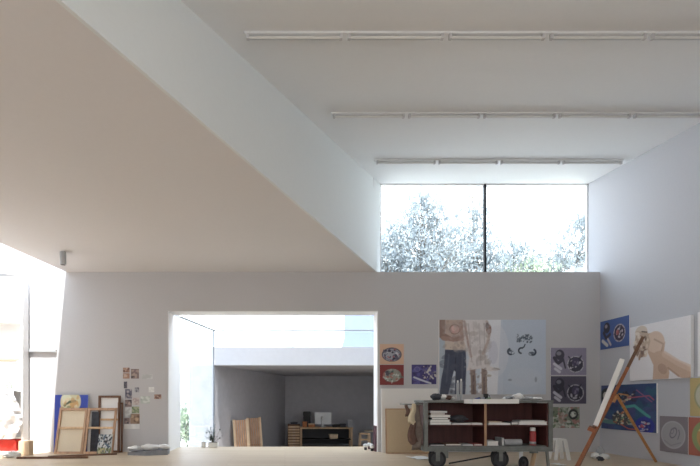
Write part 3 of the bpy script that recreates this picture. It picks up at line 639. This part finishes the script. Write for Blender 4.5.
b = MB(); b.lathe([(.06, 0), (.06, .012), (.012, .02), (.01, .3), (.01, .31)]); b.build('lamp_stand', M['paper'], r, True)
b = MB(); b.lathe([(.05, .3), (.03, .4), (.012, .41)]); b.build('lamp_shade', M['paper'], r, True)
Y = 16.3
r = thing('stool', 'pale wooden bar stool in the lower room left of the round table', 'stool', (px(364.5, Y), Y, LF)); hs = pz(433, Y)-LF
MB().box(-.17, .17, -.17, .17, hs-.04, hs, bev=.01).build('seat', M['paleW'], r)
for sx in (-1, 1):
    for sy in (-1, 1):
        b = MB(); b.bar((sx*.17, sy*.17, 0), (sx*.14, sy*.14, hs-.04), .035, .035); b.build('leg', M['paleW'], r)
for z in (.22, .45):
    b = MB(); b.box(-.15, .15, -.165, -.145, z, z+.03); b.box(-.15, .15, .145, .165, z, z+.03); b.build('stretcher', M['paleW'], r)
Y = 17.2
r = thing('round_table', 'small pale round table in the lower room at the opening edge', 'table', (px(376, Y), Y, LF)); ht = pz(430.5, Y)-LF
b = MB(); b.lathe([(.38, ht-.035), (.4, ht-.03), (.4, ht), (.38, ht+.002)], 32); b.build('table_top', M['canvasB'], r)
b = MB(); b.lathe([(.22, 0), (.22, .02), (.04, .05), (.035, ht-.035)], 16); b.build('pedestal', M['dgrey'], r, True)
# panels leaning on the slanting wall
wd = Vector((1.91, 6.1, 0)).normalized(); wn = Vector((wd.y, -wd.x, 0))
for k, (xa, ytop, l_, lean) in enumerate(((242, 419, 'brown slatted wooden pallet board on the slanting wall, left one', .34), (255.5, 417, 'brown slatted wooden pallet board on the slanting wall, right one', .34))):
    Y = 14.2+k*.9; X = px(xa+1, Y)
    hh = pz(ytop, Y)-LF; ang = math.atan2(wd.y, wd.x)
    r = thing('slatted_board', l_, 'board', (X, Y, LF), group='boards leaning in the lower room')
    r.rotation_euler = (-.14, -.05, .2)
    b = MB()
    b.box(-.22, -.16, 0, .05, 0, hh); b.box(.16, .22, 0, .05, 0, hh); b.build('frame', M['tan'], r)
    b = MB()
    for q in range(5): b.box(-.155+q*.064, -.105+q*.064, .005, .03, .02, hh-.02)
    b.build('slats', M['stretch'], r)
    MB().box(-.16, .16, .03, .045, hh*.3, hh*.3+.06).build('rear_rail', M['brownW'], r)

# ------------------------------------------------------------------ the trolley
YC = 7.6; XA = px(424, YC); XB = px(553, YC); WC = XB-XA; DC = .55
r = thing('trolley', 'long grey steel trolley with dark wooden shelves standing on spoked wheels', 'cart', (XA, YC, 0))
ztop = pz(402.5, YC); zbot = pz(451.5, YC); zm = pz(425, YC)
fr = MB(); p_ = .06
for x in (0, WC-p_):
    for y in (0, DC-p_): fr.box(x, x+p_, y, y+p_, zbot, ztop-.002)
for y in (0, DC-.04):
    fr.box(p_, WC-p_, y, y+.04, zbot, zbot+.065); 
fr.box(p_, WC-p_, DC-.04, DC, ztop-.05, ztop-.004)
for x in (0, WC-.05): fr.box(x, x+.05, p_, DC-p_, zbot, zbot+.06)
fr.build('frame', M['cart'], r)
MB().box(-.01, WC+.01, -.015, DC+.01, ztop, ztop+.035, bev=.006).build('top_board', M['cart'], r)
for sx in (p_, WC-p_-.02): MB().box(sx, sx+.02, .03, DC-.05, zbot+.065, ztop-.01).build('side_panel', M['mahog'], r)
MB().box(p_, WC-p_, DC-.06, DC-.045, zbot+.065, ztop-.01).build('back_panel', M['mahog'], r)
MB().box(p_, WC-p_, .04, DC-.06, zbot+.062, zbot+.085).build('shelf', M['cart'], r)
for a_, c_ in ((p_+.02, px(484.6, YC)-XA), (px(487, YC)-XA, WC-p_-.02)): MB().box(a_, c_, .02, DC-.06, zm-.022, zm).build('shelf', M['mahog'], r)
dv = MB().box(px(484.6, YC)-XA, px(487, YC)-XA, .02, DC-.06, zbot+.085, ztop-.005).build('divider', M['mahog'], r)
MB().box(px(484.6, YC)-XA, px(487, YC)-XA, .008, .02, zbot+.085, ztop-.005).build('edging', M['stretch'], dv)
def wheel(parent, x, y, R2, yaw=0):
    wb = MB(); n = 32
    prof = [(R2-.035, -.016), (R2-.008, -.02), (R2, -.01), (R2, .01), (R2-.008, .02), (R2-.035, .016)]
    rg = [[wb.bm.verts.new((q[0]*math.cos(2*PI*k/n), q[1], q[0]*math.sin(2*PI*k/n))) for q in prof] for k in range(n)]
    for k in range(n):
        for j in range(6): wb.bm.faces.new((rg[k][j], rg[k][(j+1) % 6], rg[(k+1) % n][(j+1) % 6], rg[(k+1) % n][j]))
    o = wb.build('wheel', M['tyre'], parent, True); o.location = (x, y, R2); o.rotation_euler = (0, 0, yaw)
    sp = MB(); sp.cyl((0, -.035, 0), (0, .035, 0), .028, n=14); sp.cyl((0, -.004, 0), (0, .004, 0), R2-.03, n=24)
    for k in range(8):
        a = 2*PI*k/8+.2; sp.bar((.02*math.cos(a), 0, .02*math.sin(a)), ((R2-.03)*math.cos(a), 0, (R2-.03)*math.sin(a)), .014, .01)
    sp.build('spokes', M['hub'], o); return o
for x in (px(438, YC)-XA, px(501, YC)-XA):
    for y, x in ((.04, x), (DC-.05, x+(x+XA)*.055)):
        wheel(r, x, y, .135)
        fk = MB(); fk.box(x-.03, x+.03, y-.045, y-.03, .11, zbot); fk.box(x-.03, x+.03, y+.03, y+.045, .11, zbot); fk.box(x-.05, x+.05, y-.05, y+.05, zbot-.012, zbot); fk.build('fork', M['cart'], r)
wheel(r, px(521, YC)-XA-.02, -.12, .10, .5)
b = MB(); b.bar((px(521, YC)-XA-.02, -.05, .12), (px(524, YC)-XA, .1, zbot-.004), .05, .03); b.build('caster_bracket', M['canvasW'], r)
b = MB(); b.cyl((px(450, YC)-XA, .05, .07), (px(497, YC)-XA, .05, .2), .012, n=10); b.build('brace_rod', M['tyre'], r)
b = MB(); b.bar((px(447, YC)-XA, .1, .15), (px(447, YC)-XA, .1, zbot), .08, .08); b.bar((px(541, YC)-XA, .1, zbot-.02), (px(533, YC)-XA, .1, zbot-.02), .03, .03); b.build('bracket', M['cart'], r)
b = MB(); b.bar((px(545, YC)-XA, .3, zbot), (px(541.5, YC)-XA, .3, 0), .05, .05); b.build('prop_leg', M['paleW'], r)
b = MB(); b.bar((px(549, YC)-XA, .06, zbot), (px(550.5, YC)-XA, .06, 0), .035, .035); b.build('prop_leg', M['cart'], r)
b = MB(); b.cyl((-.26, .1, ztop-.03), (0.0, .1, ztop-.03), .01, n=8); b.cyl((-.26, .45, ztop-.03), (0, .45, ztop-.03), .01, n=8); b.cyl((-.26, .09, ztop-.03), (-.26, .46, ztop-.03), .012, n=8); b.build('push_handle', M['cart'], r)
def rag(label, x, z0, z1, w, m, seed, yoff):
    b = MB(); n = 20; nz = 16; g = []
    for j in range(nz+1):
        t = j/nz; row = []
        for i in range(n):
            a = 2*PI*i/n; rr = (w/2)*(.55+.5*t)*(1+.22*math.sin(3*a+seed)+.15*math.sin(7*a+t*3))
            row.append(b.bm.verts.new((rr*math.cos(a)+.02*math.sin(t*5+seed), rr*.7*math.sin(a), z1+(z0-z1)*t+(.03*math.sin(2*a+seed) if j == nz else 0))))
        g.append(row)
    for j in range(nz):
        for i in range(n): b.bm.faces.new((g[j][i], g[j][(i+1) % n], g[j+1][(i+1) % n], g[j+1][i]))
    b.bm.faces.new(g[0]); b.bm.faces.new(g[-1])
    o = b.build('rag', m, None, True); o.location = (px(x, YC), YC+yoff, 0); return tag(o, label, 'cloth')
rag('cream rag hanging from the trolley handle, leftmost', 412.5, pz(423, YC), ztop-.02, .09, M['cream'], 1, .0)
rag('brown rag hanging below the cream one at the trolley end', 412.5, pz(443, YC), pz(422, YC), .13, M['brownC'], 2, .02)
rag('dark brown cloth knotted over the outer end of the trolley handle', 409.3, pz(415, YC), ztop-.02, .07, M['brownC'], 4, .12)
rag('long greyish brown apron hanging against the trolley post', 418.8, pz(449, YC), ztop-.04, .13, mat('apron_cloth', (128, 116, 108), .95, .6, 18, .3), 5, .08)

def book(label, x0, x1, zb, h, m, d=.26, yo=.03, cat='book', group='books on the trolley shelves'):
    o = thing('book', label, cat, (px(x0, YC), YC+yo, zb+.0008), random.uniform(-.02, .02), group); W = px(x1, YC)-px(x0, YC); c = min(.006, h*.2)
    b = MB(); b.box(0, W, 0, d, 0, c); b.box(0, W, 0, d, h-c, h); b.box(0, .008, 0, d, c, h-c); b.build('cover', m, o)
    MB().box(.008, W-.006, .004, d-.006, c, h-c).build('pages', M['paper'], o); return h
z = zm
for x0, x1, h, m, l_ in ((430.5, 452, .042, M['gpaper'], 'wide pale grey book at the bottom of the left stack'), (431, 450.5, .036, M['paper'], 'white book second from bottom in the left stack'),
    (432, 449, .034, M['dgrey'], 'dark grey book third from bottom in the left stack'), (430.5, 451, .036, M['paper'], 'white book fourth from bottom in the left stack'),
    (431, 446, .03, M['brownC'], 'brown book fifth from bottom in the left stack'), (430.5, 448, .03, M['gpaper'], 'thin grey book on top of the left stack')):
    book(l_, x0, x1, z, h, m); z += h+.001
def blob(name, label, cat, x, zb, w, h, d, m, seed, yo=.15, rough=.25, Yb=YC, group=None):
    o = MB().ico((0, 0, h*.47), 1, 3, (w/2, d/2, h/2), rough, seed).build(name, m, None, True)
    zmin = min(v.co.z for v in o.data.vertices)
    o.location = (px(x, Yb), Yb+yo, zb-zmin); return tag(o, label, cat, group)
book('wide pale sheet pad beneath the dark folded cloth', 452.6, 472, zm, .03, M['gpaper'])
blob('folded_cloth', 'dark grey folded cloth lying right of the left book stack', 'cloth', 462, zm+.031, .27, .11, .24, M['dgrey'], 4)
book('thin white booklet at the divider on the left shelf', 472.6, 483.4, zm, .028, M['paper'])
book('long thin white pad just right of the divider', 489.5, 511.5, zm, .03, M['paper']); book('thin brown booklet on top of the long white pad', 489.8, 503, zm+.031, .02, M['tan'])
book('dark slim book in the middle of the right shelf', 512, 519, zm, .045, M['dgrey'])
book('broad white sketchbook at the right end of the upper shelf', 520, 548, zm, .05, M['paper']); book('thin grey folder on the broad white sketchbook', 521, 546, zm+.051, .016, M['gpaper'])
zs2 = zbot+.085
book('flat brown folder on the bottom shelf left bay', 446, 462, zs2, .03, M['brownC']); book('thin white booklet on the bottom shelf left bay', 463, 474, zs2, .02, M['gpaper']); book('reddish slim book near the divider, bottom shelf', 474.5, 483.2, zs2, .028, M['redcan']); book('flat grey folder in the left corner of the bottom shelf', 430.5, 445.5, zs2, .018, M['dgrey'])
book('white box file right of the divider on the bottom shelf', 488.5, 499.5, zs2, .07, M['paper']); book('narrow upright grey book beside the white box file', 503, 505, zs2, .12, M['gpaper'])
o = MB(); o.cyl((0, .1, .05), (.27, .1, .05), .048, n=24); o.mi = 1; o.cyl((.268, .1, .05), (.275, .1, .05), .03, n=16)
o = o.build('paper_roll', [M['gpaper'], M['dgrey']]); o.location = (px(506.5, YC), YC, zs2); tag(o, 'grey paper roll lying on the bottom shelf', 'roll')
r = thing('spray_can', 'red spray can with white cap on the bottom shelf, right bay', 'can', (px(536, YC), YC+.1, zs2+.001))
MB().lathe([(.045, 0), (.048, .008), (.048, .2), (.04, .222)]).build('can_body', M['redcan'], r, True)
MB().lathe([(.038, .222), (.04, .225), (.04, .27), (.034, .278)]).build('cap', M['paper'], r, True)
MB().lathe([(.0488, .02), (.0488, .06)]).build('label_band', M['gpaper'], r, True)

# things on top of the trolley
zt = ztop+.036
o = MB().box(0, px(508, YC)-px(463.5, YC), 0, .34, -.045, .022).build('foam_board', M['paper'])
o = o; o.location = (px(463.5, YC), YC-.36, ztop+.03)
tag(o, 'thick white foam board projecting over the front edge of the trolley top', 'board')
r_ = None
for x, h, l_ in ((460.0, 20, 'tall slim white bottle on trolley top, left of the pair'), (463.4, 21.5, 'tall slim white bottle on trolley top, right of the pair')):
    o = thing('slim_bottle', l_, 'bottle', (px(x, YC), YC+.1, zt)); H = h/65
    MB().lathe([(.018, 0), (.02, .006), (.02, H-.05), (.012, H-.035)]).build('bottle_body', M['gpaper'], o, True); MB().lathe([(.012, H-.035), (.013, H-.03), (.011, H)]).build('cap', M['paper'], o, True)
o = thing('cup', 'black cup standing on the trolley top in front of the painting', 'cup', (px(489, YC), YC+.12, zt))
MB().lathe([(.03, 0), (.034, .004), (.04, .1), (.036, .1), (.03, .01), (.002, .008)]).build('cup_body', M['black'], o, True)
b = MB(); b.cyl((.038, 0, .08), (.06, 0, .07), .005, n=8); b.cyl((.06, 0, .07), (.06, 0, .04), .005, n=8); b.cyl((.06, 0, .04), (.036, 0, .03), .005, n=8); b.build('handle', M['black'], o)
R_ = random.Random(5)
lumps = [(439.5, .17, .10, M['dgrey'], 'dark crumpled rag at the left end of the trolley top', 'rag', 'cloth'), (446, .13, .08, M['paper'], 'white crumpled tissue at the left end of the trolley top', 'paper_lump', 'paper'),
 (451.5, .13, .07, M['brownC'], 'brown crumpled rag on the trolley top beside white tissue', 'rag', 'cloth'), (455, .08, .05, M['paper'], 'small white tissue left of the slim bottles', 'paper_lump', 'paper'),
 (514, .16, .07, M['gpaper'], 'grey crumpled paper behind the foam board right end', 'paper_lump', 'paper'), (523, .17, .10, M['paper'], 'white crumpled paper on the trolley top, right half', 'paper_lump', 'paper'),
 (532, .16, .06, M['gpaper'], 'flat grey paper scrap second from the right on the trolley top', 'paper_lump', 'paper'), (541.5, .18, .05, M['paper'], 'flat white paper scrap at the right end of the trolley top', 'paper_lump', 'paper')]
for k, (x, w_, h_, m, l_, nme, ct) in enumerate(lumps): blob(nme, l_, ct, x, zt, w_, h_, .16, m, k+3, .16, .35)
for k, (x, l_, m) in enumerate(((469, 'blue paint tube lying left on the foam board', M['blueC']), (475, 'grey paint tube lying on the foam board', M['grey']), (482, 'green paint tube lying on the foam board', M['greenC']), (496, 'white paint tube lying on the foam board right of the cup', M['paper']), (502, 'dark paint tube lying on the foam board right end', M['dgrey']))):
    o = thing('paint_tube', l_, 'paint tube', (px(x, YC), YC-.25+.03*(k % 3), ztop+.053), R_.uniform(-1, 1), 'paint tubes on the foam board')
    b = MB(); b.prism([(0, -.018), (.07, -.013), (.07, .013), (0, .018)], lambda x, y: .001, lambda x, y: .006+x*.3); b.build('tube_body', m, o)
    b = MB(); b.cyl((.07, 0, .012), (.088, 0, .012), .009, n=10); b.build('cap', M['black'], o)

# floor items
def sheet(label, x, y, w, d, m, seed, rz=0):
    Y = 1.05*F/(y-CY); b = MB(); n = 14; g = [[b.bm.verts.new(((i/n-.5)*w, (j/n-.5)*d, .012+.012*(1+noise.noise(Vector((i*.4+seed, j*.4, seed)))))) for i in range(n+1)] for j in range(n+1)]
    for j in range(n):
        for i in range(n): b.bm.faces.new((g[j][i], g[j][i+1], g[j+1][i+1], g[j+1][i]))
    o = b.build('paper_sheet', m, None, True); o.location = (px(x, Y), Y, -.008); o.rotation_euler = (0, 0, rz); return tag(o, label, 'paper')
sheet('white paper sheet lying on the floor left of the front trolley wheel', 420, 458.5, .34, .42, M['paper'], 1, .3)
sheet('white paper scrap on floor in front of the white step stool', 558, 465, .16, .2, M['paper'], 4, .1)
Y = 8.72
r = thing('step_stool', 'small white step stool standing on the floor right of the trolley', 'stool', (px(559, Y), Y, 0)); H = .37
MB().box(-.085, .085, -.1, .1, H-.03, H, bev=.008).build('seat', M['paper'], r)
for sx in (-1, 1):
    for sy in (-1, 1):
        b = MB(); b.bar((sx*.115, sy*.11, 0), (sx*.065, sy*.08, H-.03), .05, .035); b.build('leg', M['paper'], r)
for k, (x, y, w_, h_, m, l_) in enumerate(((595.5, 459, .12, .1, M['paper'], 'white crumpled paper at the left end of the floor heap by the corner'), (600, 457, .14, .14, M['gpaper'], 'grey crumpled paper topmost in the floor heap by the corner'), (605, 459.5, .14, .1, M['paper'], 'white crumpled paper at the right end of the floor heap by the corner'), (600.5, 461, .09, .07, M['dgrey'], 'dark crumpled scrap in front of the floor heap by the corner'))):
    Y = 1.05*F/(y-CY); blob('paper_lump', l_, 'paper', x, 0, w_, h_, .14, m, k+20, 0, .5, Y)

# ------------------------------------------------------------------ easel
base = Vector((px(577, 7.5), 7.5, 0)); topE = Vector((px(643, 7.5), 7.5, pz(337, 7.5))); md = (topE-base).normalized()
wv = Vector((.547, .837, 0)).normalized()
r = thing('easel', 'tall brown wooden studio easel seen from its side before the right wall', 'easel', tuple(base)); Z = Vector((0, 0, 0))
tl = topE-base
b = MB(); b.bar(Z+md*.02+Vector((0, 0, .0)), tl, .045, .035, wv); b.build('mast', M['brownW'], r)
for s_ in (-1, 1):
    b = MB(); b.bar(wv*(s_*.3)+Vector((-.02, 0, .02)), md*1.72+wv*(s_*.05), .045, .03, wv); b.build('leg', M['easel'], r)
nv_ = wv.cross(md).normalized()
if nv_.x > 0: nv_ = -nv_
hinge = md*1.27
b = MB(); b.bar(hinge-nv_*.03, Vector((px(656, 8.33), 8.33, .012))-base, .04, .028, wv); b.build('rear_leg', M['easel2'], r)
b = MB(); b.bar(md*.5-wv*.27+nv_*.02, md*.5+wv*.27+nv_*.02, .05, .03, nv_); b.build('crossbar', M['easel'], r)
b = MB(); b.bar(md*.655-wv*.3+nv_*.06, md*.655+wv*.3+nv_*.06, .05, .10, nv_); b.build('canvas_ledge', M['easel'], r)
b = MB(); b.bar(md*1.2-wv*.08-nv_*.03, md*1.2+wv*.08-nv_*.03, .1, .05, nv_); b.build('hinge_block', M['easel2'], r)
b = MB(); b.bar(md*1.3-nv_*.05, md*1.3-nv_*.05+Vector((.2, .1, -.02)), .02, .02); b.build('clamp_arm', M['easel2'], r)
b = MB(); m4 = Matrix((wv, nv_, md)).transposed().to_4x4(); m4.translation = base+md*1.20+nv_*.066
b.box(-.40, .40, -.032, .032, -.5, .53, None)
o = b.build('easel_canvas', M['canvasW']); o.matrix_world = m4; tag(o, 'white canvas seen edge-on resting on the wooden easel', 'canvas')

# ------------------------------------------------------------------ outside planting
def tree(label, X, Y, ztopT, R2, zc, nt_, seed, lean=0, leafm='leaf', group='trees beyond the high window', nm='tree', ls=.115, per=12):
    if nm == 'tree': zc += 1.6; nt_ = int(nt_*1.15)
    Rn = random.Random(seed); r = thing(nm, label, 'tree' if nm == 'tree' else 'shrub', (X, Y, LF-.02), group=group); H = ztopT-LF
    bt = MB(); pts = [Vector((lean*(k/10)**2+.08*math.sin(k*1.3+seed), .08*math.cos(k*1.7+seed), H*k/10)) for k in range(11)]
    r0 = .02*H
    for k in range(10): bt.cyl(pts[k], pts[k+1], max(.012, r0*(1-k/10.5)), max(.01, r0*(1-(k+1)/10.5)), 8, False)
    bl = MB()
    def at(t): k = min(9, int(t*10)); return pts[k].lerp(pts[k+1], t*10-k)
    zc_ = (zc-LF)/H
    for q in range(nt_):
        t = zc_+(1-zc_)*(1-Rn.random()**.55); t = min(.995, max(zc_, t))
        s = (t-zc_)/(1-zc_); rad = R2*(1-s)**.6+.15
        a = Rn.uniform(0, 2*PI); p0 = at(t); L = rad*Rn.uniform(.45, 1.15)
        p1 = p0+Vector((math.cos(a)*L, math.sin(a)*L, L*Rn.uniform(.1, .7)))
        if q % 2 == 0: bt.cyl(p0, p1, .014, .004, 5, False)
        for _ in range(per):
            c = p0.lerp(p1, Rn.uniform(.35, 1.08))+Vector((Rn.gauss(0, .1), Rn.gauss(0, .1), Rn.gauss(0, .09))); sz = ls*Rn.uniform(.6, 1.4)
            e = Matrix.Rotation(Rn.uniform(0, 6.28), 3, 'Z') @ Matrix.Rotation(Rn.uniform(-2.2, .4), 3, 'X') @ Matrix.Rotation(Rn.uniform(-.8, .8), 3, 'Y')
            bl.poly([c+e @ Vector(p)*sz for p in ((0, 0, 0), (.3, .6, .06), (0, 1.7, 0), (-.3, .6, .06))])
    bt.build('trunk', M['bark'], r, True); bl.build('foliage', M[leafm], r)
T = 21.2
def tp(x, Y=T): return px(x, Y)
tree('pale green pointed tree at the left side of the high window', tp(421), T, pz(193, T), 2.7, 3.4, 620, 3)
tree('lower bushy tree at the left jamb of the high window', tp(389, 20.8), 20.8, pz(226, 20.8), 1.5, 3.4, 240, 9)
tree('slender tree just left of the dark window mullion', tp(478, 21.8), 21.8, pz(192, 21.8), 1.45, 3.6, 300, 5, -.2)
tree('low tree between the two pointed ones', tp(450, 24), 24, pz(236, 24), 1.9, 3.4, 250, 12)
tree('low spreading tree right of the mullion', tp(512, 22.4), 22.4, pz(240, 22.4), 2.3, 3.4, 280, 21)
tree('feathery tree leaning at the right side of the high window', tp(566, 21.2), 21.2, pz(212, 21.2), 2.3, 3.8, 300, 31, .9)
tree('yellowish bush low at the centre right of the window', tp(530, 21), 21, pz(256, 21), 1.6, 3.2, 200, 41, 0, 'leaf2')
tree('sunlit shrub in the courtyard seen through the side glass', px(180, 17.5), 18.5, 1.0, .8, -.5, 130, 51, 0, 'leaf2', 'courtyard shrub', 'shrub', .09, 12)

# ------------------------------------------------------------------ light
wd_ = bpy.data.worlds.new('sky'); bpy.context.scene.world = wd_; wd_.use_nodes = True
nt = wd_.node_tree; bg = nt.nodes['Background']
tc = nt.nodes.new('ShaderNodeTexCoord'); sp = nt.nodes.new('ShaderNodeSeparateXYZ'); rp = nt.nodes.new('ShaderNodeValToRGB')
nt.links.new(tc.outputs['Generated'], sp.inputs[0]); nt.links.new(sp.outputs['Z'], rp.inputs[0]); nt.links.new(rp.outputs[0], bg.inputs[0])
rp.color_ramp.elements[0].position = 0; rp.color_ramp.elements[0].color = (1, .985, .97, 1)
rp.color_ramp.elements[1].position = .8; rp.color_ramp.elements[1].color = (.72, .86, 1, 1)
WORLD = 3.0; SUN = 8.5
bg.inputs[1].default_value = WORLD
def lamp(name, kind, loc, energy, color=(1, 1, 1), **kw):
    l = bpy.data.lights.new(name, kind); l.energy = energy; l.color = color
    for k, v in kw.items(): setattr(l, k, v)
    o = bpy.data.objects.new(name, l); COL.objects.link(o); o.location = loc; return o
s = lamp('sun', 'SUN', (0, -5, 12), SUN, (1, .975, .94), angle=math.radians(1.2))
s.rotation_euler = Vector((.026, .40, -1)).to_track_quat('-Z', 'Y').to_euler()
def area(name, loc, aim, sx, sy, e, color=(1, 1, 1), portal=False):
    o = lamp(name, 'AREA', loc, e, color, shape='RECTANGLE', size=sx, size_y=sy)
    o.rotation_euler = Vector(aim).to_track_quat('-Z', 'Y').to_euler()
    if portal: o.data.cycles.is_portal = True
    return o
area('clerestory_portal', (4.18, 10.5, 4.6), (0, -1, 0), 4.3, 1.9, 1, portal=True)
area('front_window_portal', (.5, YB-.15, 2.1), (0, 1, 0), 5.0, 2.4, 1, portal=True)
area('slot_portal', (-5.6, 6.5, 4.4), (0, 0, -1), 2.4, 7.2, 1, portal=True)
area('opening_portal', (-.2, 11.2, 1.1), (0, -1, 0), 4.3, 3.6, 1, portal=True)
area('front_fill_light', (.5, YB+.05, 2.1), (0, 1, .1), 4.8, 2.2, 12, (1, .96, .90))  # fill lamp added behind the camera to lift the interior

# ------------------------------------------------------------------ camera
cd = bpy.data.cameras.new('camera'); cam = bpy.data.objects.new('camera', cd); COL.objects.link(cam)
cam.location = (0, 0, EYE); cam.rotation_euler = (PI/2, 0, 0)
cd.sensor_width = 36; cd.lens = F/700*36; cd.shift_x = (350-CX)/700; cd.shift_y = (CY-233)/700
cd.clip_start = .05; cd.clip_end = 300
sc = bpy.context.scene; sc.camera = cam
sc.view_settings.view_transform = 'Standard'; sc.view_settings.look = 'None'; sc.view_settings.exposure = 0.70
sc.cycles.max_bounces = 10; sc.cycles.diffuse_bounces = 6; sc.cycles.transparent_max_bounces = 12; sc.cycles.use_denoising = True
sc.cycles.sample_clamp_indirect = 6
